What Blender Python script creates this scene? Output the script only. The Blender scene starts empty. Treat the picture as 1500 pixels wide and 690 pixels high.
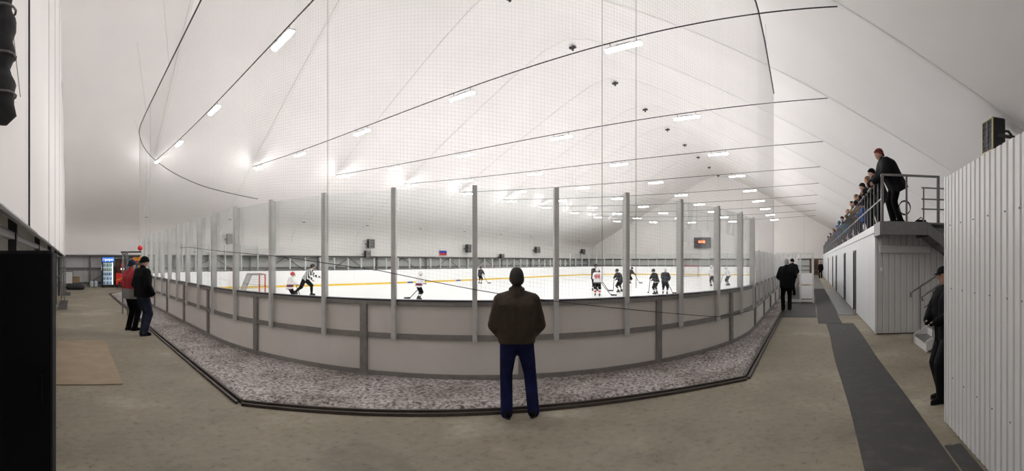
import bpy, bmesh, math, random
from mathutils import Vector, Matrix
random.seed(7)
PI = math.pi

# ------------------------------------------------------------------ camera
# World: +X runs along the rink's long side, +Y across the rink, camera stands over the origin.
R_PX, HORIZON, EYE, HEAD = 688.0, 384.0, 1.72, 0.635
scene = bpy.context.scene
cd = bpy.data.cameras.new('camera')
cd.type = 'PANO'
cd.panorama_type = 'CENTRAL_CYLINDRICAL'
cd.central_cylindrical_range_u_min = -750 / R_PX
cd.central_cylindrical_range_u_max = 750 / R_PX
cd.central_cylindrical_range_v_min = -(690 - HORIZON) / R_PX
cd.central_cylindrical_range_v_max = HORIZON / R_PX
cd.central_cylindrical_radius = 1.0
cd.clip_start = 0.02
cam = bpy.data.objects.new('camera', cd)
scene.collection.objects.link(cam)
cam.location = (0, 0, EYE)
cam.rotation_euler = (PI / 2, 0, HEAD - PI / 2)
scene.camera = cam

# ------------------------------------------------------------------ world, exposure
world = bpy.data.worlds.new('world')
world.use_nodes = True
world.node_tree.nodes['Background'].inputs[0].default_value = (0.8, 0.86, 1.0, 1)
world.node_tree.nodes['Background'].inputs[1].default_value = 0.05
scene.world = world
vs = scene.view_settings
vs.view_transform = 'Standard'
vs.look = 'None'
vs.gamma = 1.0
vs.use_curve_mapping = False
vs.exposure = 0.4
LAMP_STRENGTH = 118.0
cy = scene.cycles
cy.use_denoising = True
cy.max_bounces = 12
cy.diffuse_bounces = 6
cy.transparent_max_bounces = 24
cy.sample_clamp_indirect = 8.0
cy.caustics_reflective = False
cy.caustics_refractive = False

# ------------------------------------------------------------------ helpers
COL = scene.collection
MATS = {}


def mat(name, col, rough=0.6, metal=0.0, var=0.0, scale=4.0, bump=0.0, bscale=40.0, spec=0.5, emit=None, estr=0.0):
    if name in MATS:
        return MATS[name]
    if name.startswith('c_'):
        spec = 0.12
    m = bpy.data.materials.new(name)
    m.use_nodes = True
    nt = m.node_tree
    b = nt.nodes['Principled BSDF']
    b.inputs['Base Color'].default_value = (*col, 1)
    b.inputs['Roughness'].default_value = rough
    b.inputs['Metallic'].default_value = metal
    b.inputs['Specular IOR Level'].default_value = spec
    tc = nt.nodes.new('ShaderNodeTexCoord')
    if var > 0:
        n = nt.nodes.new('ShaderNodeTexNoise')
        n.inputs['Scale'].default_value = scale
        n.inputs['Detail'].default_value = 5
        nt.links.new(tc.outputs['Object'], n.inputs['Vector'])
        r = nt.nodes.new('ShaderNodeValToRGB')
        r.color_ramp.elements[0].position = 0.3
        r.color_ramp.elements[1].position = 0.7
        r.color_ramp.elements[0].color = (*[max(0, c * (1 - var)) for c in col], 1)
        r.color_ramp.elements[1].color = (*[min(1, c * (1 + var)) for c in col], 1)
        nt.links.new(n.outputs['Fac'], r.inputs['Fac'])
        nt.links.new(r.outputs['Color'], b.inputs['Base Color'])
    if bump > 0:
        n2 = nt.nodes.new('ShaderNodeTexNoise')
        n2.inputs['Scale'].default_value = bscale
        n2.inputs['Detail'].default_value = 4
        nt.links.new(tc.outputs['Object'], n2.inputs['Vector'])
        bp = nt.nodes.new('ShaderNodeBump')
        bp.inputs['Strength'].default_value = bump
        bp.inputs['Distance'].default_value = 0.02
        nt.links.new(n2.outputs['Fac'], bp.inputs['Height'])
        nt.links.new(bp.outputs['Normal'], b.inputs['Normal'])
    if emit:
        b.inputs['Emission Color'].default_value = (*emit, 1)
        b.inputs['Emission Strength'].default_value = estr
    MATS[name] = m
    return m


def ramp_mat(name, stops, scale, detail=8, rough=0.8, bump=0.2, bdist=0.01, second=None, spec=0.4, vec='Object', rough_var=None):
    """Noise-coloured material: stops = [(pos, colour)...]; second = (scale, stops) multiplied over it."""
    m = bpy.data.materials.new(name)
    m.use_nodes = True
    nt = m.node_tree
    b = nt.nodes['Principled BSDF']
    b.inputs['Roughness'].default_value = rough
    b.inputs['Specular IOR Level'].default_value = spec
    tc = nt.nodes.new('ShaderNodeTexCoord')

    def layer(sc, st, det):
        n = nt.nodes.new('ShaderNodeTexNoise')
        n.inputs['Scale'].default_value = sc
        n.inputs['Detail'].default_value = det
        n.inputs['Roughness'].default_value = 0.65
        nt.links.new(tc.outputs[vec], n.inputs['Vector'])
        r = nt.nodes.new('ShaderNodeValToRGB')
        e = r.color_ramp.elements
        while len(e) < len(st):
            e.new(0.5)
        for k, (p, c) in enumerate(st):
            e[k].position = p
            e[k].color = (*c, 1)
        nt.links.new(n.outputs['Fac'], r.inputs['Fac'])
        return n, r
    n1, r1 = layer(scale, stops, detail)
    out = r1.outputs['Color']
    if second:
        n2, r2 = layer(second[0], second[1], 6)
        mx = nt.nodes.new('ShaderNodeMixRGB')
        mx.blend_type = 'MULTIPLY'
        mx.inputs['Fac'].default_value = 1
        nt.links.new(out, mx.inputs['Color1'])
        nt.links.new(r2.outputs['Color'], mx.inputs['Color2'])
        out = mx.outputs['Color']
    nt.links.new(out, b.inputs['Base Color'])
    if rough_var:
        mr = nt.nodes.new('ShaderNodeMapRange')
        mr.inputs['From Min'].default_value = 0.35
        mr.inputs['From Max'].default_value = 0.65
        mr.inputs['To Min'].default_value = rough_var[0]
        mr.inputs['To Max'].default_value = rough_var[1]
        nt.links.new(n1.outputs['Fac'], mr.inputs['Value'])
        nt.links.new(mr.outputs['Result'], b.inputs['Roughness'])
    if bump:
        bp = nt.nodes.new('ShaderNodeBump')
        bp.inputs['Strength'].default_value = bump
        bp.inputs['Distance'].default_value = bdist
        nt.links.new(n1.outputs['Fac'], bp.inputs['Height'])
        nt.links.new(bp.outputs['Normal'], b.inputs['Normal'])
    MATS[name] = m
    return m


def glass_mat(name, tint, gloss=0.6):
    m = bpy.data.materials.new(name)
    m.use_nodes = True
    nt = m.node_tree
    nt.nodes.clear()
    o = nt.nodes.new('ShaderNodeOutputMaterial')
    t = nt.nodes.new('ShaderNodeBsdfTransparent')
    t.inputs[0].default_value = (*tint, 1)
    g = nt.nodes.new('ShaderNodeBsdfGlossy')
    g.inputs['Roughness'].default_value = 0.03
    f = nt.nodes.new('ShaderNodeFresnel')
    f.inputs[0].default_value = 1.35
    mu = nt.nodes.new('ShaderNodeMath')
    mu.operation = 'MULTIPLY'
    mu.inputs[1].default_value = gloss
    nt.links.new(f.outputs[0], mu.inputs[0])
    mx = nt.nodes.new('ShaderNodeMixShader')
    nt.links.new(mu.outputs[0], mx.inputs[0])
    nt.links.new(t.outputs[0], mx.inputs[1])
    nt.links.new(g.outputs[0], mx.inputs[2])
    nt.links.new(mx.outputs[0], o.inputs[0])
    MATS[name] = m
    return m


def band_mat(name, bands, rough=0.8, axis='Z', wave=None):
    """Cloth with printed bands along a local axis: bands = [(pos, colour)...] constant ramp over 0..2 m."""
    m = bpy.data.materials.new(name)
    m.use_nodes = True
    nt = m.node_tree
    b = nt.nodes['Principled BSDF']
    b.inputs['Roughness'].default_value = rough
    tc = nt.nodes.new('ShaderNodeTexCoord')
    sp = nt.nodes.new('ShaderNodeSeparateXYZ')
    nt.links.new(tc.outputs['Object'], sp.inputs[0])
    ma = nt.nodes.new('ShaderNodeMath')
    src = sp.outputs[axis[0]]
    if len(axis) > 1:
        ad = nt.nodes.new('ShaderNodeMath')
        nt.links.new(sp.outputs[axis[0]], ad.inputs[0])
        nt.links.new(sp.outputs[axis[1]], ad.inputs[1])
        src = ad.outputs[0]
    if wave:
        ma.operation = 'PINGPONG'
        ma.inputs[1].default_value = wave
        nt.links.new(src, ma.inputs[0])
        m2 = nt.nodes.new('ShaderNodeMath')
        m2.operation = 'DIVIDE'
        m2.inputs[1].default_value = wave
        nt.links.new(ma.outputs[0], m2.inputs[0])
        res = m2.outputs[0]
    else:
        ma.operation = 'MULTIPLY'
        ma.inputs[1].default_value = 0.5
        nt.links.new(src, ma.inputs[0])
        res = ma.outputs[0]
    r = nt.nodes.new('ShaderNodeValToRGB')
    r.color_ramp.interpolation = 'CONSTANT'
    e = r.color_ramp.elements
    while len(e) < len(bands):
        e.new(0.5)
    for k, (p, c) in enumerate(bands):
        e[k].position = p if wave else p * 0.5
        e[k].color = (*c, 1)
    nt.links.new(res, r.inputs['Fac'])
    nt.links.new(r.outputs['Color'], b.inputs['Base Color'])
    MATS[name] = m
    return m


class MB:
    """Collects shapes into one mesh."""

    def __init__(self):
        self.v, self.f = [], []

    def add(self, vs_, fs_):
        o = len(self.v)
        self.v += [tuple(p) for p in vs_]
        self.f += [tuple(i + o for i in q) for q in fs_]
        return self

    def box(self, x0, x1, y0, y1, z0, z1, M=None):
        p = [Vector((x, y, z)) for z in (z0, z1) for y in (y0, y1) for x in (x0, x1)]
        if M:
            p = [M @ q for q in p]
        return self.add(p, [(0, 2, 3, 1), (4, 5, 7, 6), (0, 1, 5, 4), (2, 6, 7, 3), (0, 4, 6, 2), (1, 3, 7, 5)])

    def bevbox(self, x0, x1, y0, y1, z0, z1, b=0.01, M=None):
        """box with chamfered vertical edges and top/bottom edges"""
        bm = bmesh.new()
        bmesh.ops.create_cube(bm, size=1)
        for q in bm.verts:
            q.co = Vector(((x0 + x1) / 2 + q.co.x * (x1 - x0), (y0 + y1) / 2 + q.co.y * (y1 - y0), (z0 + z1) / 2 + q.co.z * (z1 - z0)))
        bmesh.ops.bevel(bm, geom=bm.edges[:], offset=b, segments=1, affect='EDGES')
        bm.verts.index_update()
        vv = [(M @ q.co) if M else q.co.copy() for q in bm.verts]
        ff = [[q.index for q in f.verts] for f in bm.faces]
        bm.free()
        return self.add(vv, ff)

    def tube(self, pts, r, n=6, cap=True, radii=None):
        pts = [Vector(p) for p in pts]
        rings = []
        prev = None
        for i, p in enumerate(pts):
            a = pts[max(i - 1, 0)]
            c = pts[min(i + 1, len(pts) - 1)]
            t = (c - a).normalized()
            if prev is None:
                u = t.orthogonal().normalized()
            else:
                u = (prev - t * prev.dot(t))
                u = u.normalized() if u.length > 1e-6 else t.orthogonal().normalized()
            prev = u
            w = t.cross(u)
            rr = radii[i] if radii else r
            rings.append([p + (u * math.cos(2 * PI * k / n) + w * math.sin(2 * PI * k / n)) * rr for k in range(n)])
        vv = [q for g in rings for q in g]
        ff = []
        for i in range(len(pts) - 1):
            for k in range(n):
                k2 = (k + 1) % n
                ff.append((i * n + k, i * n + k2, (i + 1) * n + k2, (i + 1) * n + k))
        if cap:
            ff.append(tuple(range(n - 1, -1, -1)))
            ff.append(tuple((len(pts) - 1) * n + k for k in range(n)))
        return self.add(vv, ff)

    def lathe(self, prof, n=16, M=None):
        """prof = [(r, z)...] about local z"""
        vv, ff = [], []
        for r, z in prof:
            for k in range(n):
                p = Vector((r * math.cos(2 * PI * k / n), r * math.sin(2 * PI * k / n), z))
                vv.append(M @ p if M else p)
        for i in range(len(prof) - 1):
            for k in range(n):
                k2 = (k + 1) % n
                ff.append((i * n + k, i * n + k2, (i + 1) * n + k2, (i + 1) * n + k))
        ff.append(tuple(range(n - 1, -1, -1)))
        ff.append(tuple((len(prof) - 1) * n + k for k in range(n)))
        return self.add(vv, ff)

    def ball(self, c, r, sx=1, sy=1, sz=1, n=10, M=None):
        c = Vector(c)
        vv, ff = [], []
        m = max(4, n // 2 + 1)
        vv.append(c + Vector((0, 0, -r * sz)))
        for i in range(1, m):
            a = -PI / 2 + PI * i / m
            for k in range(n):
                vv.append(c + Vector((r * sx * math.cos(a) * math.cos(2 * PI * k / n), r * sy * math.cos(a) * math.sin(2 * PI * k / n), r * sz * math.sin(a))))
        vv.append(c + Vector((0, 0, r * sz)))
        for k in range(n):
            ff.append((0, 1 + (k + 1) % n, 1 + k))
        for i in range(m - 2):
            for k in range(n):
                k2 = (k + 1) % n
                ff.append((1 + i * n + k, 1 + i * n + k2, 1 + (i + 1) * n + k2, 1 + (i + 1) * n + k))
        top = len(vv) - 1
        for k in range(n):
            ff.append((1 + (m - 2) * n + k, 1 + (m - 2) * n + (k + 1) % n, top))
        if M:
            vv = [M @ q for q in vv]
        return self.add(vv, ff)

    def capsule(self, p0, r0, p1, r1, n=10):
        p0, p1 = Vector(p0), Vector(p1)
        t = (p1 - p0)
        if t.length < 1e-5:
            return self.ball(p0, max(r0, r1), n=n)
        t.normalize()
        pts, rad = [], []
        for a in (-80, -50, -20):
            a = math.radians(a)
            pts.append(p0 + t * r0 * math.sin(a))
            rad.append(r0 * math.cos(a))
        pts.append(p0)
        rad.append(r0)
        pts.append(p1)
        rad.append(r1)
        for a in (20, 50, 80):
            a = math.radians(a)
            pts.append(p1 + t * r1 * math.sin(a))
            rad.append(r1 * math.cos(a))
        return self.tube(pts, 0, n=n, radii=rad)

    def grid(self, fn, nu, nv):
        vv = [fn(i / nu, j / nv) for i in range(nu + 1) for j in range(nv + 1)]
        ff = [(i * (nv + 1) + j, (i + 1) * (nv + 1) + j, (i + 1) * (nv + 1) + j + 1, i * (nv + 1) + j + 1) for i in range(nu) for j in range(nv)]
        return self.add(vv, ff)

    def mesh(self, name):
        me = bpy.data.meshes.new(name)
        me.from_pydata([tuple(p) for p in self.v], [], self.f)
        me.update()
        return me


def obj(name, mb, m, parent=None, smooth=False, fix=True):
    me = mb.mesh(name) if isinstance(mb, MB) else mb
    if isinstance(mb, MB):
        if fix:
            bm = bmesh.new()
            bm.from_mesh(me)
            bmesh.ops.recalc_face_normals(bm, faces=bm.faces[:])
            bm.to_mesh(me)
            bm.free()
        if m:
            me.materials.append(MATS[m] if isinstance(m, str) else m)
        if smooth:
            for p in me.polygons:
                p.use_smooth = True
    o = bpy.data.objects.new(name, me)
    COL.objects.link(o)
    if parent:
        o.parent = parent
    return o


def tag(o, label, cat, group=None, kind=None):
    o['label'] = label
    o['category'] = cat
    if group:
        o['group'] = group
    if kind:
        o['kind'] = kind
    return o


def empty(name, loc=(0, 0, 0), rz=0.0):
    o = bpy.data.objects.new(name, None)
    COL.objects.link(o)
    o.location = loc
    o.rotation_euler = (0, 0, rz)
    o.empty_display_size = 0.2
    return o


def struct(name, mb, m, parent=None, smooth=False, label=None, cat=None):
    o = obj(name, mb, m, parent, smooth, fix=True)
    o['kind'] = 'structure'
    if label:
        o['label'] = label
    if cat:
        o['category'] = cat
    return o


def theta(px):
    return HEAD - (px - 750) / R_PX


def at(px, d, z=0.0):
    t = theta(px)
    return Vector((d * math.cos(t), d * math.sin(t), z))


def ground(px, py):
    return at(px, R_PX * EYE / (py - HORIZON))


ORD = ['nearest', 'second', 'third', 'fourth', 'fifth', 'sixth', 'seventh', 'eighth', 'ninth', 'tenth', 'eleventh', 'twelfth', 'thirteenth']

# ------------------------------------------------------------------ materials
mat('membrane', (0.885, 0.86, 0.85), 0.55, var=0.025, scale=0.35, bump=0.06, bscale=1.4, spec=0.25)
mat('membrane_seam', (0.86, 0.84, 0.825), 0.5, bump=0.3, bscale=6)
ramp_mat('concrete', [(0.34, (0.135, 0.112, 0.076)), (0.43, (0.225, 0.195, 0.142)), (0.54, (0.285, 0.250, 0.188)), (0.66, (0.40, 0.365, 0.295))], 0.5, detail=15, rough=0.75, bump=0.12, bdist=0.01,
         second=(11.0, [(0.30, (0.55, 0.53, 0.50)), (0.42, (0.9, 0.89, 0.88)), (0.6, (1, 1, 1)), (0.75, (1.0, 1.0, 1.0))]), rough_var=(0.5, 0.85))
ramp_mat('slush', [(0.36, (0.09, 0.075, 0.07)), (0.43, (0.25, 0.22, 0.21)), (0.52, (0.50, 0.46, 0.45)), (0.66, (0.78, 0.745, 0.74))], 21.0, detail=10, rough=0.8, bump=0.6, bdist=0.03,
         second=(1.1, [(0.38, (0.62, 0.59, 0.56)), (0.55, (1, 1, 1)), (0.7, (1, 1, 1))]))
ramp_mat('ice', [(0.3, (0.90, 0.92, 0.93)), (0.7, (0.95, 0.955, 0.96))], 0.6, detail=6, rough=0.3, bump=0.02, bdist=0.004)
mat('board_panel', (0.84, 0.80, 0.76), 0.55, var=0.035, scale=1.2)
mat('board_inner', (0.90, 0.90, 0.90), 0.4)
mat('kick_yellow', (0.80, 0.55, 0.05), 0.5)
mat('kick_blue', (0.03, 0.08, 0.35), 0.5)
mat('frame_metal', (0.30, 0.285, 0.27), 0.55, metal=0.25, var=0.12, scale=9)
mat('cap_dark', (0.03, 0.03, 0.055), 0.4)
mat('aluminium', (0.70, 0.70, 0.69), 0.45, metal=0.15, var=0.06, scale=6)
glass_mat('rink_glass', (0.968, 0.982, 0.978), 0.3)
mat('net_cord', (0.52, 0.51, 0.51), 0.8)
mat('rope_dark', (0.03, 0.03, 0.035), 0.7)
mat('rope_grey', (0.45, 0.45, 0.45), 0.7)
mat('steel_grey', (0.20, 0.20, 0.205), 0.5, metal=0.5, var=0.1, scale=8)
mat('steel_dark', (0.055, 0.055, 0.058), 0.5, metal=0.4, var=0.15, scale=8)
mat('curb_steel', (0.085, 0.07, 0.062), 0.5, metal=0.3, var=0.2, scale=10)
mat('lamp_body', (0.5, 0.5, 0.5), 0.4)
mat('lamp_tube', (1, 1, 1), 0.5, emit=(1.0, 0.975, 0.955), estr=LAMP_STRENGTH)
mat('sheet_white', (0.63, 0.63, 0.63), 0.4, metal=0.0, var=0.03, scale=2, spec=0.4)
mat('sheet_white2', (0.78, 0.80, 0.82), 0.4, var=0.02, scale=2, spec=0.4)
mat('sheet_pale', (0.78, 0.775, 0.765), 0.5, var=0.04, scale=1.5)
mat('sheet_grey', (0.62, 0.62, 0.61), 0.5, var=0.04, scale=1.5)
mat('door_dark', (0.025, 0.026, 0.03), 0.5)
ramp_mat('rubber', [(0.34, (0.022, 0.022, 0.023)), (0.5, (0.044, 0.043, 0.042)), (0.66, (0.085, 0.081, 0.077))], 3.0, detail=10, rough=0.75, bump=0.15, bdist=0.006, rough_var=(0.55, 0.85))
ramp_mat('wet_rubber', [(0.3, (0.05, 0.05, 0.05)), (0.7, (0.11, 0.11, 0.105))], 2.0, rough=0.35, bump=0.1)
ramp_mat('plywood', [(0.3, (0.27, 0.20, 0.13)), (0.6, (0.33, 0.255, 0.175)), (0.75, (0.38, 0.30, 0.21))], 2.5, rough=0.7, bump=0.08)
mat('black_matte', (0.006, 0.006, 0.008), 0.75, spec=0.2)
mat('cardboard', (0.30, 0.205, 0.11), 0.8, var=0.1)
mat('plastic_clear', (0.55, 0.60, 0.63), 0.25)
mat('paper_white', (0.75, 0.75, 0.74), 0.7)
mat('dark_cloth', (0.03, 0.03, 0.033), 0.9, var=0.3, scale=5, bump=0.4, bscale=12)
mat('red_plastic', (0.65, 0.02, 0.02), 0.35)
mat('red_bright', (0.8, 0.03, 0.03), 0.35)
mat('goal_red', (0.6, 0.03, 0.03), 0.4)
mat('goal_net', (0.34, 0.33, 0.33), 0.8)
mat('blue_fridge', (0.02, 0.09, 0.32), 0.35)
mat('fridge_black', (0.02, 0.02, 0.022), 0.35)
mat('fridge_inner', (0.5, 0.6, 0.65), 0.5, emit=(0.75, 0.9, 1.0), estr=0.35)
mat('fridge_lamp', (1, 1, 1), 0.5, emit=(0.9, 0.97, 1.0), estr=2.5)
mat('sign_blue', (0.02, 0.12, 0.5), 0.4, emit=(0.03, 0.2, 0.75), estr=0.7)
mat('sign_white', (0.9, 0.9, 0.9), 0.4, emit=(1, 1, 1), estr=0.8)
mat('sign_orange', (0.8, 0.35, 0.03), 0.4)
mat('bottle_red', (0.5, 0.02, 0.02), 0.25)
mat('bottle_blue', (0.03, 0.15, 0.5), 0.25)
mat('bottle_amber', (0.5, 0.2, 0.02), 0.25)
mat('bottle_cola', (0.05, 0.02, 0.012), 0.2)
mat('bottle_green', (0.05, 0.3, 0.1), 0.25)
mat('flag_white', (0.85, 0.85, 0.87), 0.8)
mat('flag_blue', (0.02, 0.06, 0.45), 0.8)
mat('flag_red', (0.6, 0.03, 0.04), 0.8)
mat('score_face', (0.045, 0.035, 0.04), 0.4)
mat('led_red', (0.8, 0.1, 0.05), 0.4, emit=(1.0, 0.22, 0.08), estr=4.0)
mat('heater_black', (0.012, 0.012, 0.013), 0.5)
mat('heater_cream', (0.60, 0.53, 0.34), 0.5)
mat('wood_brown', (0.18, 0.10, 0.06), 0.6, var=0.2, scale=4)
# people
mat('skin', (0.52, 0.31, 0.23), 0.55, var=0.05, scale=12)
mat('eye_dark', (0.02, 0.015, 0.012), 0.3)
mat('lips', (0.42, 0.19, 0.16), 0.5)
mat('hair_dark', (0.02, 0.016, 0.014), 0.75, var=0.3, scale=40)
mat('hair_grey', (0.30, 0.29, 0.285), 0.8, var=0.2, scale=40)
mat('hair_brown', (0.16, 0.085, 0.05), 0.8, var=0.2, scale=40)
mat('c_brown', (0.062, 0.048, 0.039), 0.75, var=0.18, scale=7, bump=0.5, bscale=9)
mat('c_jeans', (0.013, 0.017, 0.068), 0.85, var=0.25, scale=9, bump=0.4, bscale=14)
mat('c_jeans2', (0.028, 0.035, 0.06), 0.85, var=0.25, scale=9, bump=0.4, bscale=14)
mat('c_black', (0.005, 0.005, 0.006), 0.8, var=0.2, scale=8, bump=0.4, bscale=12)
mat('c_black2', (0.009, 0.009, 0.011), 0.7, var=0.2, scale=8, bump=0.4, bscale=12)
mat('c_navy', (0.02, 0.028, 0.055), 0.8, var=0.2, scale=8, bump=0.4, bscale=12)
mat('c_red', (0.34, 0.02, 0.028), 0.7, var=0.12, scale=8, bump=0.4, bscale=12)
mat('c_grey', (0.20, 0.19, 0.185), 0.8, var=0.12, scale=8, bump=0.4, bscale=12)
mat('c_tan', (0.28, 0.19, 0.10), 0.8, var=0.12, scale=8)
mat('c_olive', (0.09, 0.075, 0.05), 0.8, var=0.15, scale=8)
mat('c_blue', (0.02, 0.10, 0.42), 0.7, var=0.12, scale=8)
mat('c_teal', (0.03, 0.16, 0.24), 0.7, var=0.12, scale=8)
mat('c_brightblue', (0.02, 0.14, 0.65), 0.6)
mat('shoe_black', (0.008, 0.008, 0.009), 0.6, spec=0.15)
mat('shoe_sole', (0.5, 0.5, 0.5), 0.6)
mat('jersey_white', (0.80, 0.79, 0.80), 0.8)
mat('jersey_dark', (0.022, 0.024, 0.032), 0.8)
mat('jersey_red', (0.55, 0.03, 0.035), 0.8)
mat('helmet_white', (0.75, 0.75, 0.76), 0.35)
mat('helmet_black', (0.012, 0.012, 0.014), 0.35)
mat('helmet_red', (0.55, 0.05, 0.07), 0.35)
mat('number_red', (0.6, 0.02, 0.03), 0.7)
mat('number_white', (0.8, 0.8, 0.8), 0.7)
mat('stick_dark', (0.03, 0.03, 0.035), 0.5)
band_mat('ref_stripes', [(0.0, (0.02, 0.02, 0.022)), (0.5, (0.75, 0.75, 0.75))], axis='XY', wave=0.06)
band_mat('beanie_stripes', [(0.0, (0.012, 0.012, 0.014)), (0.45, (0.30, 0.02, 0.03))], axis='Z', wave=0.034)
band_mat('sock_white_red', [(0.0, (0.03, 0.03, 0.04)), (0.12, (0.8, 0.8, 0.8)), (0.2, (0.6, 0.03, 0.04)), (0.28, (0.8, 0.8, 0.8)), (0.34, (0.03, 0.03, 0.04))])
band_mat('sock_dark', [(0.0, (0.025, 0.025, 0.03)), (0.16, (0.75, 0.75, 0.75)), (0.24, (0.025, 0.025, 0.03))])
band_mat('jersey_white_band', [(0.0, (0.12, 0.02, 0.05)), (0.56, (0.8, 0.79, 0.8)), (0.63, (0.16, 0.02, 0.06)), (0.74, (0.80, 0.79, 0.80))])
band_mat('jersey_44', [(0.0, (0.04, 0.04, 0.05)), (0.70, (0.8, 0.79, 0.8))])
band_mat('jersey_dark_band', [(0.0, (0.025, 0.027, 0.035)), (0.60, (0.55, 0.55, 0.56)), (0.65, (0.025, 0.027, 0.035))])
band_mat('jacket_red_grey', [(0.0, (0.22, 0.21, 0.20)), (1.06, (0.36, 0.02, 0.03))])

# ------------------------------------------------------------------ tent shell
U0, U1 = -0.5, 66.0            # gable ends
VC, HW = 13.0, 20.0            # tent axis and half width
HEM = 2.2
PROFILE = [(20.0, HEM), (20.0, 3.3), (19.8, 3.95), (19.2, 4.5), (17.6, 5.42), (16.4, 6.05), (13.6, 7.6), (10.2, 9.4), (7.0, 11.05), (3.5, 12.85), (1.4, 13.8), (0.0, 14.1)]


def roof_z(v):
    a = abs(v - VC)
    for (d0, z0), (d1, z1) in zip(PROFILE[:-1], PROFILE[1:]):
        if d1 <= a <= d0 and d0 > d1:
            return z0 + (z1 - z0) * (d0 - a) / (d0 - d1)
    return HEM


half = []
for (a, b) in zip(PROFILE[:-1], PROFILE[1:]):
    n = max(1, int(math.hypot(a[0] - b[0], a[1] - b[1]) / 0.9))
    for k in range(n):
        half.append((a[0] + (b[0] - a[0]) * k / n, a[1] + (b[1] - a[1]) * k / n))
half.append(PROFILE[-1])
SECTION = [(VC + d, z) for d, z in half] + [(VC - d, z) for d, z in reversed(half[:-1])]
ARCH = [4.7 + 6 * k for k in range(11)]

floor_mb = MB().box(-2.2, 67, -8.2, 34.6, -0.3, 0.0)
struct('floor', floor_mb, 'concrete', label='worn beige concrete floor around the rink', cat='floor')

ceiling = empty('ceiling')
ceiling['kind'] = 'structure'
ceiling['label'] = 'white membrane roof of the tent'
ceiling['category'] = 'ceiling'
edges = [U0] + ARCH + [U1]
for a, b in zip(edges[:-1], edges[1:]):
    nb = 10
    rows = []
    for j in range(nb + 1):
        t = j / nb
        bul = 0.10 * (4 * t * (1 - t)) ** 0.8 * min(1, (b - a) / 5)
        row = []
        for i, (v, z) in enumerate(SECTION):
            v0, z0 = SECTION[max(i - 1, 0)]
            v1, z1 = SECTION[min(i + 1, len(SECTION) - 1)]
            tx, tz = v1 - v0, z1 - z0
            L = math.hypot(tx, tz)
            nx, nz = -tz / L, tx / L       # one normal of the section
            if nx * (VC - v) + nz * (5 - z) > 0:
                nx, nz = -nx, -nz          # outward
            k = 0.0 if z < 3.0 else min(1, (z - 3.0) / 2)
            row.append((a + (b - a) * t, v + nx * bul * k, z + nz * bul * k))
        rows.append(row)
    mb = MB()
    m_ = len(SECTION)
    mb.add([p for r in rows for p in r], [(j * m_ + i, j * m_ + i + 1, (j + 1) * m_ + i + 1, (j + 1) * m_ + i) for j in range(nb) for i in range(m_ - 1)])
    obj('membrane_panel', mb, 'membrane', ceiling, smooth=True)
for u in ARCH:
    # welded seam over each arch, a flat strip proud of the membrane, slightly puckered
    mb = MB()
    rows = []
    for i, (v, z) in enumerate(SECTION):
        if z < HEM + 0.01:
            continue
        dv, dz = VC - v, 5 - z
        L = math.hypot(dv, dz)
        o = 0.02 + 0.012 * random.random()
        rows.append([(u - 0.09, v, z), (u - 0.06, v + dv / L * o, z + dz / L * o), (u + 0.06, v + dv / L * o, z + dz / L * o), (u + 0.09, v, z)])
    vv = [p for r in rows for p in r]
    mb.add(vv, [(i * 4 + k, i * 4 + k + 1, (i + 1) * 4 + k + 1, (i + 1) * 4 + k) for i in range(len(rows) - 1) for k in range(3)])
    obj('seam_strip', mb, 'membrane_seam', ceiling)
    # clamp at the ridge and tie point at the eave
    obj('ridge_hook', MB().box(u + 0.7, u + 0.86, VC - 0.2, VC + 0.2, 13.93, 14.03).box(u + 0.74, u + 0.82, VC - 0.05, VC + 0.05, 13.8, 14.1), 'steel_dark', ceiling)
    obj('tie_plate', MB().box(u + 0.2, u + 0.45, 31.72, 31.98, 4.76, 4.9), 'steel_dark', ceiling)


def gable(name, u, inward, label, HEM=HEM):
    root = empty(name)
    root['kind'] = 'structure'
    root['label'] = label
    root['category'] = 'wall'
    cuts = [-7.0, -3.6, 0.8, 5.2, 9.6, 13.0, 17.4, 21.8, 26.2, 30.0, 33.0]
    for a, b in zip(cuts[:-1], cuts[1:]):
        def fn(s, t, a=a, b=b):
            v = a + (b - a) * s
            top = roof_z(v) + 0.1
            z = HEM + (top - HEM) * t
            w = 0.05 * math.sin(PI * s) + 0.012 * math.sin(7 * s + 5 * t) * math.sin(PI * s)
            return (u + inward * (w - 0.02), v, z)
        obj('membrane_panel', MB().grid(fn, 10, 10), 'membrane', root, smooth=True)
    for v in cuts[1:-1]:
        obj('lacing_cord', MB().tube([(u + inward * 0.02, v, HEM), (u + inward * 0.02, v, roof_z(v) - 0.05)], 0.012 if abs(v - 5.2) < 0.1 else 0.006, 5), 'rope_dark' if abs(v - 5.2) < 0.1 else 'rope_grey', root)
    obj('hem_pipe', MB().tube([(u, -7, HEM), (u, 33, HEM)], 0.03, 8), 'steel_grey', root)
    return root


gable('wall_left', U0, 1, 'white membrane end wall close to the camera', 2.1)
gable('wall_right', U1, -1, 'white membrane end wall at the far end')

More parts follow.
